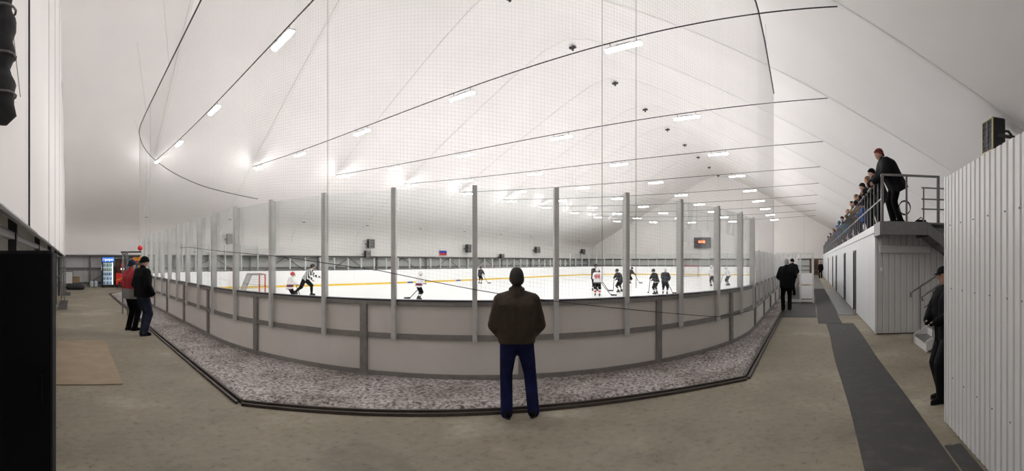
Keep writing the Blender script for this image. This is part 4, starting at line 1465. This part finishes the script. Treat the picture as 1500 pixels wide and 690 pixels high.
def person(label, loc, face, H=1.75, lean=0.0, crouch=0.0, feet=((-0.11, 0.0), (0.11, 0.0)), toes=0.15,
           arms=None, look=(0.0, 0.0), jacket='c_black', trousers='c_black', shoes='shoe_black', hat='beanie', hatm='c_black',
           bulk=0.03, hem=0.84, voxel=0.02, cat='person', name='person', group=None, player=None, fat=1.0, hands='skin', eyes=False, collar=None, headk=1.0, hunch=0.0, taper=0.0, slope=0.0):
    s = H / 1.75
    root_z = loc[2]
    legH = 0.93 * (1 - crouch)
    piv = Vector((0, 0, legH))
    LM = Matrix.Translation(piv) @ Matrix.Rotation(-lean, 4, 'X') @ Matrix.Translation((0, 0, -0.93))
    T = lambda x, y, z: (LM @ Vector((x, y, z))) * s
    S = lambda x, y, z: Vector((x, y, z)) * s
    # joints
    hips = [T(sx * 0.09, 0, 0.90) for sx in (-1, 1)]
    ank = [S(f[0], f[1], (f[2] if len(f) > 2 else 0.0) + 0.085) for f in feet]
    knees = []
    for i in (0, 1):
        k_, a_ = ik(hips[i], ank[i], 0.435 * s, 0.425 * s, Vector(((-1, 1)[i] * 0.15, 1, 0)))
        ank[i] = a_
        knees.append(k_)
    sh = [T(sx * 0.185 * fat, -0.005 + hunch, 1.41 - slope) for sx in (-1, 1)]
    if arms is None:
        arms = (((-0.06, 0.04, -0.53), (-0.3, -1, 0)), ((0.06, 0.04, -0.53), (0.3, -1, 0)))
    wr, el = [], []
    for i in (0, 1):
        tgt = sh[i] + Vector(arms[i][0]) * s
        e_, w_ = ik(sh[i], tgt, 0.295 * s, 0.26 * s, Vector(arms[i][1]))
        el.append(e_)
        wr.append(w_)
    nb_, nt_ = T(0, -0.005 + hunch, 1.46), T(0, 0.02 + hunch * 1.4, 1.55)
    # head frame
    HM = Matrix.Translation(nt_) @ Matrix.Rotation(look[0], 4, 'Z') @ Matrix.Rotation(-look[1], 4, 'X') @ Matrix.Scale(s * headk, 4)
    hp_ = lambda x, y, z: HM @ Vector((x, y, z))
    # ---- body: one continuous skin
    b = MB()
    for i, sx in enumerate((-1, 1)):
        b.capsule(T(sx * 0.07, 0, 0.92), 0.10 * s, T(sx * 0.07, 0, 1.1), 0.10 * s)
        b.capsule(T(sx * 0.07, 0, 1.1), 0.10 * s, T(sx * 0.09 * fat, 0, 1.3), 0.10 * s)
        b.capsule(T(0, hunch, 1.38), 0.07 * s, sh[i], 0.06 * s)
        b.capsule(sh[i], 0.055 * s, el[i], 0.042 * s)
        b.capsule(el[i], 0.042 * s, wr[i], 0.03 * s)
        b.capsule(hips[i], 0.09 * s, knees[i], 0.058 * s)
        b.capsule(knees[i], 0.056 * s, ank[i], 0.042 * s)
        b.capsule(ank[i], 0.034 * s, ank[i] + Vector((0, 0.05, -0.045)) * s, 0.022 * s)
        dv = (wr[i] - el[i]).normalized()
        pn = Vector((-sx, 0.3, -0.4))
        c_ = dv.cross((pn - dv * pn.dot(dv)).normalized())
        for q in (-1, 1):
            b.capsule(wr[i], 0.024 * s, wr[i] + dv * 0.078 * s + c_ * q * 0.02 * s, 0.019 * s, 8)
    b.capsule(nb_, 0.058 * s, nt_, 0.055 * s)
    hm3 = lambda c, r, sx_, sy_, sz_: b.ball((0, 0, 0), 1, r * sx_, r * sy_, r * sz_, 14, HM @ Matrix.Translation(c))
    hm3((0, 0.01, 0.10), 1, 0.077, 0.095, 0.105)
    hm3((0, 0.035, 0.035), 1, 0.058, 0.062, 0.06)
    b.capsule(hp_(0, 0.098, 0.088), 0.011 * s, hp_(0, 0.118, 0.062), 0.015 * s, 8)
    for sx in (-1, 1):
        b.ball((0, 0, 0), 1, 0.012, 0.026, 0.034, 8, HM @ Matrix.Translation((sx * 0.078, -0.0, 0.08)))
    ex = MB()
    if hands == 'skin':
        for i, sx in enumerate((-1, 1)):
            dv = (wr[i] - el[i]).normalized()
            g = hand_extra(wr[i], dv, Vector((-sx, 0.3, -0.4)), s, 0.8, sx)
            ex.add(g.v, g.f)
    body = soft(name, b, 'skin', None, min(voxel, 0.014) if eyes else voxel, extra=ex, smooth_it=2)
    body.location = loc
    body.rotation_euler = (0, 0, face - PI / 2)
    tag(body, label, cat, group)
    if eyes:
        for sx in (-1, 1):
            obj('eye', MB().ball((0, 0, 0), 1, 0.013, 0.008, 0.009, 8, HM @ Matrix.Translation((sx * 0.032, 0.094, 0.098))), 'eye_dark', body, smooth=True)
            obj('eyebrow', MB().capsule(hp_(sx * 0.018, 0.102, 0.118), 0.005 * s, hp_(sx * 0.048, 0.092, 0.118), 0.004 * s, 6), 'hair_dark', body)
        obj('mouth', MB().capsule(hp_(-0.022, 0.092, 0.03), 0.006 * s, hp_(0.022, 0.092, 0.03), 0.006 * s, 6), 'lips', body)
    # ---- jacket
    j = MB()
    bl = bulk
    for i, sx in enumerate((-1, 1)):
        j.capsule(T(sx * 0.07, 0, hem - 0.05), (0.118 + bl - taper) * s, T(sx * 0.075, 0, 1.06), (0.115 + bl) * s)
        j.capsule(T(sx * 0.075, 0, 1.06), (0.115 + bl) * s, T(sx * 0.095 * fat, -0.005 + hunch * 0.5, 1.29), (0.122 + bl) * s)
        j.capsule(T(sx * 0.095 * fat, -0.005 + hunch * 0.5, 1.29), (0.12 + bl) * s, T(sx * 0.125 * fat, -0.01 + hunch, 1.40 - slope), (0.085 + bl * 0.6) * s)
        j.capsule(T(0, hunch, 1.43), (0.075 + bl * 0.4) * s, sh[i], (0.072 + bl * 0.4) * s)
        j.capsule(sh[i], (0.07 + bl * 0.5) * s, el[i], (0.056 + bl * 0.5) * s)
        j.capsule(el[i], (0.056 + bl * 0.5) * s, wr[i], (0.043 + bl * 0.45) * s)
        # sleeve folds
        for q in (0.35, 0.7):
            pm = sh[i].lerp(el[i], q)
            j.ball(pm, (0.066 + bl * 0.5) * s, n=10)
    if collar is not False:
        j.capsule(T(0, -0.012 + hunch, 1.44), (0.078 + bl * 0.3) * s, T(0, 0.0 + hunch * 1.2, 1.51), 0.078 * s)
    # clean hem in the torso frame
    hc = T(0, 0, hem)
    hn = (T(0, 0, 0) - T(0, 0, 1)).normalized()
    jk = soft('jersey' if player else 'jacket', j, jacket, body, voxel, cuts=[(hc, hn)])
    if collar:
        obj('collar', MB().tube([hp_(0.07 * math.cos(a), 0.005 + 0.075 * math.sin(a), -0.035 + 0.012 * math.sin(a)) for a in [2 * PI * q / 16 for q in range(17)]], 0.024 * s, 7, cap=False), collar, jk, smooth=True)
    # ---- trousers
    t = MB()
    tb = 0.018 if not player else 0.03
    for i, sx in enumerate((-1, 1)):
        t.capsule(T(sx * 0.06, 0, 0.90), (0.115) * s, T(sx * 0.06, 0, 0.98), 0.11 * s)
        t.capsule(hips[i], (0.098 + tb) * s, knees[i], (0.066 + tb * (1.2 if player else 0.8)) * s)
        if not player:
            t.capsule(knees[i], (0.066 + tb * 0.8) * s, ank[i] + Vector((0, 0.008, -0.035)) * s, (0.058 + tb * 0.9) * s)
    if player:
        soft('hockey_pants', t, trousers, body, voxel)
        for i in (0, 1):
            soft('sock', MB().capsule(knees[i], 0.078 * s, ank[i].lerp(knees[i], 0.5), 0.074 * s).capsule(ank[i].lerp(knees[i], 0.5), 0.074 * s, ank[i], 0.052 * s), player['sock'], body, voxel)
    else:
        soft('trousers', t, trousers, body, voxel)
    # ---- shoes / skates
    for i, sx in enumerate((-1, 1)):
        ft = ank[i] - Vector((0, 0, 0.085)) * s
        M = Matrix.Translation(ft) @ Matrix.Rotation(-sx * toes, 4, 'Z')
        q = lambda x, y, z: M @ (Vector((x, y, z)) * s)
        zf = (feet[i][2] if len(feet[i]) > 2 else 0.0)
        up = 0.04 if player else 0.0
        f = MB().capsule(q(0, -0.05, 0.045 + up), 0.046 * s, q(0.0, 0.06, 0.05 + up), 0.047 * s)
        f.capsule(q(0, 0.06, 0.048 + up), 0.047 * s, q(0.0, 0.155, 0.034 + up), 0.036 * s)
        f.capsule(q(0, -0.015, 0.06 + up), 0.046 * s, q(0, 0.0, 0.12 + up), 0.042 * s)
        cut = ft.z + 0.004 + up * s * 0.5
        so = soft('skate' if player else 'shoe', f, 'helmet_black' if player else shoes, body, min(voxel, 0.014), cuts=[(Vector((0, 0, cut)), Vector((0, 0, -1)))])
        if player:
            obj('blade', MB().box(-0.004 * s, 0.004 * s, -0.11 * s, 0.18 * s, 0, 0.05 * s, M), 'steel_grey', so)
        else:
            obj('sole', MB().add([q(0.044 * math.cos(a) * (1 if math.sin(a) < 0 else 0.95), 0.045 + 0.145 * math.sin(a), z) for z in (0.0, 0.016) for a in [2 * PI * k / 14 for k in range(14)]],
                                 [tuple(range(13, -1, -1)), tuple(range(14, 28))] + [(k, (k + 1) % 14, 14 + (k + 1) % 14, 14 + k) for k in range(14)]), 'shoe_sole' if shoes == 'shoe_white' else 'rope_dark', so)
    # ---- gloves
    if hands not in ('skin',):
        for i, sx in enumerate((-1, 1)):
            dv = (wr[i] - el[i]).normalized()
            r_ = 0.05 if player else 0.036
            g = MB().capsule(wr[i] - dv * 0.03 * s, r_ * s, wr[i] + dv * 0.09 * s, (r_ - 0.006) * s)
            g.capsule(wr[i] + dv * 0.02 * s, 0.02 * s, wr[i] + dv * 0.06 * s + Vector((-sx * 0.05, 0.02, 0)) * s, 0.016 * s, 8)
            soft('glove', g, hands, body, voxel)
    # ---- head wear
    if hat in ('beanie', 'cap', 'hair', 'longhair'):
        def dome(rx, ry, rz, cz, cutz, tilt, cyy=0.0):
            n_, m_ = 18, 8
            vv_, ff_ = [], []
            for a in range(m_ + 1):
                la = PI / 2 * a / m_
                for k_ in range(n_):
                    lo = 2 * PI * k_ / n_
                    base = cutz + tilt * math.sin(lo)
                    z = base + (cz + rz - base) * math.sin(la)
                    r = math.cos(la) ** 0.75 if a < m_ else 0.02
                    vv_.append(hp_(rx * r * math.cos(lo), 0.008 + cyy + ry * r * math.sin(lo), z))
            for a in range(m_):
                for k_ in range(n_):
                    ff_.append((a * n_ + k_, a * n_ + (k_ + 1) % n_, (a + 1) * n_ + (k_ + 1) % n_, (a + 1) * n_ + k_))
            ff_.append(tuple(range(n_ - 1, -1, -1)))
            ff_.append(tuple(m_ * n_ + k_ for k_ in range(n_)))
            return MB().add(vv_, ff_)
        if hat == 'beanie':
            ho = obj('beanie', dome(0.093, 0.112, 0.125, 0.10, 0.085, 0.035), hatm, body, smooth=True)
            obj('cuff', MB().tube([hp_(0.092 * math.cos(a), 0.008 + 0.111 * math.sin(a), 0.105 + 0.035 * math.sin(a)) for a in [2 * PI * k / 18 for k in range(19)]], 0.014 * s, 6, cap=False), hatm, ho, smooth=True)
        elif hat == 'cap':
            ho = obj('cap', dome(0.088, 0.108, 0.115, 0.10, 0.105, 0.02), hatm, body, smooth=True)
            obj('visor', MB().grid(lambda u_, v_: hp_(0.07 * (2 * u_ - 1), 0.09 + 0.085 * v_ * math.sin(PI * (0.12 + 0.76 * u_)), 0.122 - 0.015 * v_), 8, 3).grid(lambda u_, v_: hp_(0.07 * (2 * u_ - 1), 0.09 + 0.085 * v_ * math.sin(PI * (0.12 + 0.76 * u_)), 0.114 - 0.015 * v_), 8, 3), hatm, ho, smooth=True)
        elif hat == 'hair':
            obj('hair', dome(0.085, 0.10, 0.115, 0.10, 0.075, 0.075, -0.012), hatm, body, smooth=True)
        else:
            obj('hair', dome(0.09, 0.105, 0.115, 0.10, 0.02, 0.10, -0.015), hatm, body, smooth=True)
    elif hat == 'hood':
        g = MB().ball((0, 0, 0), 1, 0.105, 0.12, 0.13, 14, HM @ Matrix.Translation((0, -0.022, 0.095)))
        soft('hood', g, hatm, body, voxel, cuts=[(hp_(0, 0.062, 0.1), (hp_(0, 1, 0.1) - hp_(0, 0, 0.1)).normalized())])
    elif hat == 'helmet':
        g = MB().ball((0, 0, 0), 1, 0.112, 0.132, 0.125, 16, HM @ Matrix.Translation((0, -0.005, 0.12)))
        he = soft('helmet', g, hatm, body, voxel, cuts=[(hp_(0, 0, 0.06), (hp_(0, 0.25, -1) - hp_(0, 0, 0)).normalized())])
        if player.get('cage', True):
            cg = MB()
            for k in range(5):
                x = -0.07 + 0.035 * k
                cg.tube([hp_(x, 0.13 - abs(x) * 0.4, 0.13), hp_(x * 1.05, 0.15 - abs(x) * 0.5, 0.06), hp_(x * 0.8, 0.12 - abs(x) * 0.4, -0.02)], 0.004 * s, 4)
            for z, y in ((0.1, 0.142), (0.055, 0.15), (0.0, 0.13)):
                cg.tube([hp_(-0.085, y - 0.05, z), hp_(-0.04, y - 0.01, z), hp_(0, y, z), hp_(0.04, y - 0.01, z), hp_(0.085, y - 0.05, z)], 0.004 * s, 4)
            cgo = obj('face_cage', cg, 'steel_grey', he)
            cgo['kind'] = 'stuff'
    # number on the back
    if player and player.get('number'):
        dm = T(0, -0.16 - bl, 1.22)
        yaxis = (T(0, 1, 0) - T(0, 0, 0)).normalized()
        for k, ch in enumerate(player['number']):
            x = (-0.095, 0.095)[k]
            g = MB()
            for (a0, a1, z0, z1) in ((-0.065, -0.03, 0.0, 0.15), (-0.065, 0.065, -0.04, 0.0), (0.03, 0.065, -0.13, 0.15)):
                vq = []
                for yy in (-0.175 - bl, -0.10):
                    for (px_, pz_) in ((a0, z0), (a1, z0), (a1, z1), (a0, z1)):
                        vq.append(T(x + px_, yy + hunch * 0.5, 1.22 + pz_))
                g.add(vq, [(0, 1, 2, 3), (7, 6, 5, 4), (0, 4, 5, 1), (1, 5, 6, 2), (2, 6, 7, 3), (3, 7, 4, 0)])
            obj('number', g, player['numberm'], jk)
    # stick: a thing of its own, held in the hands
    if player and player.get('stick'):
        tipx, tipy = player['stick']
        top = wr[0] + (wr[0] - el[0]).normalized() * 0.06 * s
        tip = S(tipx, tipy, 0.02)
        sk = empty('hockey_stick', body.location, face - PI / 2)
        tag(sk, player['slabel'], 'stick', 'hockey sticks')
        obj('shaft', MB().tube([top + (top - tip).normalized() * 0.1 * s, tip], 0.017, 6), 'stick_dark', sk)
        hd = Vector((tip.x - top.x, tip.y - top.y, 0))
        hd = hd.normalized()
        M = Matrix.Translation(tip) @ Matrix.Rotation(math.atan2(hd.y, hd.x), 4, 'Z')
        obj('blade', MB().add([M @ Vector(p) for p in ((-0.02, -0.012, -0.015), (0.26, 0.0, -0.018), (0.28, 0.01, 0.05), (-0.03, -0.012, 0.07), (-0.02, 0.012, -0.015), (0.26, 0.02, -0.018), (0.28, 0.03, 0.05), (-0.03, 0.012, 0.07))],
                              [(0, 1, 2, 3), (7, 6, 5, 4), (0, 4, 5, 1), (1, 5, 6, 2), (2, 6, 7, 3), (3, 7, 4, 0)]), 'stick_dark', sk)
    return body


POCKET = (((-0.03, 0.13, -0.47), (-0.7, -1, 0)), ((0.03, 0.13, -0.47), (0.7, -1, 0)))
FRONT = (((0.07, 0.16, -0.42), (-1.0, -0.5, 0)), ((-0.07, 0.16, -0.42), (1.0, -0.5, 0)))
RAIL = (((-0.02, 0.30, -0.32), (-0.6, -1, -0.6)), ((0.02, 0.30, -0.32), (0.6, -1, -0.6)))

# the man watching in the middle
p = ground(757, 610)
person('man in brown jacket and blue jeans watching from behind the boards', (p.x, p.y, 0), theta(757) + 0.03, H=1.64, jacket='c_brown', trousers='c_jeans', hat='hair', hatm='hair_dark',
       feet=((-0.12, -0.03), (0.20, 0.0)), toes=0.3, arms=(((0.03, 0.16, -0.45), (-0.8, -0.9, 0)), ((-0.03, 0.16, -0.45), (0.8, -0.9, 0))), bulk=0.06, hem=0.88, voxel=0.014, eyes=True, fat=1.0, collar='c_brown', look=(0.05, 0.05), headk=1.05, taper=0.035, slope=0.035)
# two men on the left
p = ground(192, 484)
person('man in red and grey jacket with navy beanie standing by the boards', (p.x, p.y, 0), theta(191) - 0.95, H=1.76, jacket='jacket_red_grey', trousers='c_black', hat='beanie', hatm='c_navy',
       feet=((-0.09, -0.03), (0.09, 0.03)), arms=POCKET, bulk=0.05, hem=0.80, voxel=0.018, eyes=True)
p = ground(209, 491)
person('man in black jacket, black beanie and dark jeans beside the man in red', (p.x, p.y, 0), theta(211) - 1.0, H=1.84, jacket='c_black', trousers='c_jeans2', hat='beanie', hatm='c_black',
       feet=((-0.10, 0.06), (0.10, -0.04)), arms=POCKET, bulk=0.05, hem=0.86, voxel=0.016, eyes=True, look=(-0.1, 0.15))
# man half hidden behind the near cabin
person('man in black clothes half hidden behind the corner of the near white cabin', (5.62, -1.70, 0), PI / 2 + 0.2, H=1.66, jacket='c_black', trousers='c_black2', hat='cap', hatm='c_black', hands='c_black',
       feet=((-0.09, 0.13), (0.09, 0.02)), arms=(((0.05, 0.22, -0.36), (-1.0, -0.5, 0)), ((-0.05, 0.22, -0.36), (1.0, -0.5, 0))), bulk=0.045, hem=0.78, voxel=0.016, eyes=True, lean=0.04, shoes='shoe_white' if False else 'shoe_black')
# people in the right passage
p = at(1152, 16.4)
person('grey haired man in black seen from behind at the players bench', (p.x, p.y, 0.05), 0.1, H=1.78, jacket='c_black', trousers='c_black', hat='hair', hatm='hair_grey', arms=FRONT, bulk=0.05, hem=0.75, voxel=0.022)
p = at(1170, 23.0)
person('person in black beside the bench, behind the grey haired man', (p.x + 0.0, p.y + 0.3, 0.1), 0.6, H=1.78, jacket='c_black2', trousers='c_black', hat='beanie', hatm='c_black', arms=POCKET, bulk=0.05, voxel=0.025)
p = at(1160, 27.0)
person('person in navy jacket deepest inside the players bench', (p.x, p.y, 0.1), 0.9, H=1.8, jacket='c_navy', trousers='c_black', hat='hair', hatm='hair_dark', arms=FRONT, bulk=0.05, voxel=0.025)
person('distant person in black at the end of the right passage', (50.0, -1.1, 0), PI * 0.9, H=1.75, jacket='c_black', trousers='c_black', hat='hair', hatm='hair_dark', bulk=0.05, voxel=0.03)

# spectators on the gallery
GROUP = 'spectators along the gallery railing'
person('man in black with a red and black striped beanie leaning over the gallery landing', (10.62, -1.94, GZ), PI / 2 + 0.12, H=1.80, lean=0.52, hunch=0.03, jacket='c_black2', trousers='c_black', hat='beanie', hatm='beanie_stripes',
       feet=((-0.12, -0.10), (0.13, -0.02)), arms=(((-0.02, 0.26, -0.44), (-0.6, -1, -0.4)), ((0.02, 0.26, -0.44), (0.6, -1, -0.4))), bulk=0.085, hem=0.70, fat=1.08, voxel=0.018, look=(0.2, 0.0), eyes=True, group=GROUP)
SPEC = [
    (12.9, 1.76, 0.42, 'c_black2', 'beanie', 'c_black', 'man in black jacket and black beanie next to the leaning man'),
    (14.2, 1.78, 0.35, 'c_black', 'longhair', 'hair_brown', 'brown haired person in black on the gallery'),
    (15.3, 1.76, 0.40, 'c_black2', 'beanie', 'c_black', 'third gallery spectator in a black beanie, beside the brown haired person'),
    (15.9, 1.12, 0.05, 'c_blue', 'beanie', 'c_brightblue', 'small child in bright blue hat at the gallery railing'),
    (17.6, 1.72, 0.40, 'c_tan', 'longhair', 'hair_brown', 'person in tan coat leaning on the gallery railing'),
    (19.4, 1.70, 0.40, 'c_olive', 'hair', 'hair_dark', 'dark haired person in olive jacket on the gallery'),
    (22.2, 1.66, 0.35, 'c_black2', 'hood', 'c_grey', 'person in grey hood and dark jacket on the gallery'),
    (25.8, 1.66, 0.35, 'c_teal', 'beanie', 'c_navy', 'person in teal jacket on the gallery'),
    (28.8, 1.70, 0.35, 'c_navy', 'hood', 'c_teal', 'person in navy jacket and teal hood on the gallery'),
    (31.5, 1.60, 0.3, 'c_blue', 'beanie', 'c_brightblue', 'person in blue jacket and blue hat far down the gallery'),
    (35.5, 1.70, 0.35, 'c_black', 'hair', 'hair_brown', 'brown haired person in black far down the gallery'),
    (40.5, 1.66, 0.35, 'c_navy', 'beanie', 'c_black', 'last spectator but one at the far end of the gallery'),
    (46.0, 1.70, 0.35, 'c_black2', 'beanie', 'c_navy', 'furthest spectator at the end of the gallery'),
]
for u, H, ln, jm, ht, hm, lab in SPEC:
    person(lab, (u, -1.98 + (0.18 if H < 1.3 else 0), GZ), PI / 2 + random.uniform(-0.15, 0.2), H=H, lean=ln, jacket=jm, trousers=random.choice(['c_black', 'c_jeans2', 'c_navy']), hat=ht, hatm=hm,
           arms=RAIL, bulk=0.075, hem=0.76, voxel=0.024, look=(random.uniform(-0.2, 0.3), 0.0), group=GROUP)

# players and referee on the ice
ZI = 0.03


def skater(px, d, face, H, label, slabel, jersey, helm, sock='sock_dark', pants='c_black', lean=0.25, crouch=0.05, feet=((-0.14, 0.02), (0.14, -0.02)), stick=(0.35, 0.95), number=None, arms=None, cage=True, grp='ice hockey players', numberm='number_red'):
    p_ = at(px, d)
    return person(label, (p_.x, p_.y, ZI), face, H=H, lean=lean, crouch=crouch, feet=feet, jacket=jersey, trousers=pants, hat='helmet', hatm=helm, hands='helmet_black', bulk=0.05, hem=0.80, voxel=0.024, collar=False,
                  arms=arms or (((0.12, 0.30, -0.30), (-1, -0.6, -0.2)), ((0.02, 0.34, -0.40), (1, -0.6, -0.2))),
                  player={'sock': sock, 'stick': stick, 'slabel': slabel, 'number': number, 'numberm': numberm, 'cage': cage}, headk=1.08, group=grp)


t_ = theta(447)
p = at(447, 23.6)
person('referee in black and white striped shirt skating beside the goal', (p.x, p.y, ZI), t_ - PI / 2 + 0.15, H=1.80, lean=0.62, crouch=0.10, feet=((-0.1, -0.52, 0.06), (0.12, 0.30)), jacket='ref_stripes', trousers='c_black', hat='helmet', hatm='helmet_black',
       bulk=0.035, hem=0.84, voxel=0.022, collar=False, arms=(((-0.1, 0.12, -0.45), (-0.4, -1, 0)), ((0.05, 0.36, -0.30), (0.6, -1, -0.2))), player={'sock': 'c_black', 'stick': None, 'cage': False}, group='ice hockey players')
pk = at(424.5, 20.0)
person('goalkeeper child in red helmet and white and red kit near the goal', (pk.x, pk.y, ZI), theta(424) - 1.35, H=1.30, lean=0.25, crouch=0.06, jacket='jersey_white_band', trousers='c_black', hat='helmet', hatm='helmet_red', hands='helmet_red', bulk=0.07, hem=0.74, voxel=0.022, collar=False,
       feet=((-0.16, 0.0), (0.16, 0.0)), arms=(((-0.1, 0.25, -0.32), (-1, -0.6, 0)), ((0.1, 0.28, -0.34), (1, -0.6, 0))), player={'sock': 'jersey_white', 'stick': (0.2, 0.7), 'slabel': 'stick held by the goalkeeper child in the red helmet', 'cage': True}, headk=1.08, group='ice hockey players')
skater(613, 21.2, theta(613) - 1.1, 1.28, 'small player in white jersey skating alone in the middle of the ice', 'stick of the lone player in white', 'jersey_white_band', 'helmet_white', lean=0.18, stick=(-0.75, -0.25),
       arms=(((0.18, 0.32, -0.26), (-1, -0.6, -0.2)), ((0.0, 0.30, -0.36), (1, -0.6, -0.2))))
skater(703, 37.0, theta(703) - 0.6, 1.36, 'distant dark player partly behind a stanchion left of the central man', 'stick of the distant dark player left of the central man', 'jersey_dark', 'helmet_black')
skater(875, 23.2, theta(875) - 0.08, 1.40, 'player in white jersey with red number 44 seen from behind', 'stick of the player with number 44', 'jersey_44', 'helmet_white', 'sock_white_red', lean=0.12, crouch=0.02, number='44', stick=(0.85, 0.5))
skater(871, 27.5, theta(871) + PI + 0.4, 1.62, 'dark player right behind the player with number 44', 'stick of the dark player behind number 44', 'jersey_dark_band', 'helmet_black', stick=(-0.7, 0.6))
skater(909, 26.5, theta(909) + 0.9, 1.42, 'dark player bending forward behind the stanchion right of number 44', 'stick of the dark player bending forward', 'jersey_dark', 'helmet_black', lean=0.5, crouch=0.1, feet=((-0.28, -0.05), (0.28, 0.1)))
skater(921.5, 37.5, theta(921) - 1.2, 1.42, 'further dark player crouching with stick to the right', 'stick of the crouching further dark player', 'jersey_dark', 'helmet_black', lean=0.5, crouch=0.1)
skater(961.5, 24.8, theta(961) + 0.9, 1.38, 'left one of two dark players skating close together', 'stick of the left one of two close dark players', 'jersey_dark_band', 'helmet_black', lean=0.4, feet=((-0.3, -0.1), (0.2, 0.1)))
skater(974, 24.4, theta(974) - 0.2, 1.40, 'right one of two dark players skating close together', 'stick of the right one of two close dark players', 'jersey_dark', 'helmet_white', lean=0.22, number=None)
skater(999.5, 52.0, theta(999) + PI - 0.2, 1.5, 'goalkeeper in white at the far goal', 'stick of the far goalkeeper', 'jersey_white', 'helmet_black', lean=0.35, crouch=0.08, pants='jersey_white', sock='jersey_white')
skater(1044.5, 33.0, theta(1044) + 0.6, 1.50, 'grey and white player half hidden behind a stanchion on the right', 'stick of the half hidden player on the right', 'jersey_white_band', 'helmet_white', lean=0.35)
skater(1067, 34.0, theta(1067) + 1.2, 1.42, 'player in white jersey furthest right on the ice', 'stick of the player furthest right', 'jersey_44', 'helmet_white', lean=0.35, crouch=0.06)

finish_people()
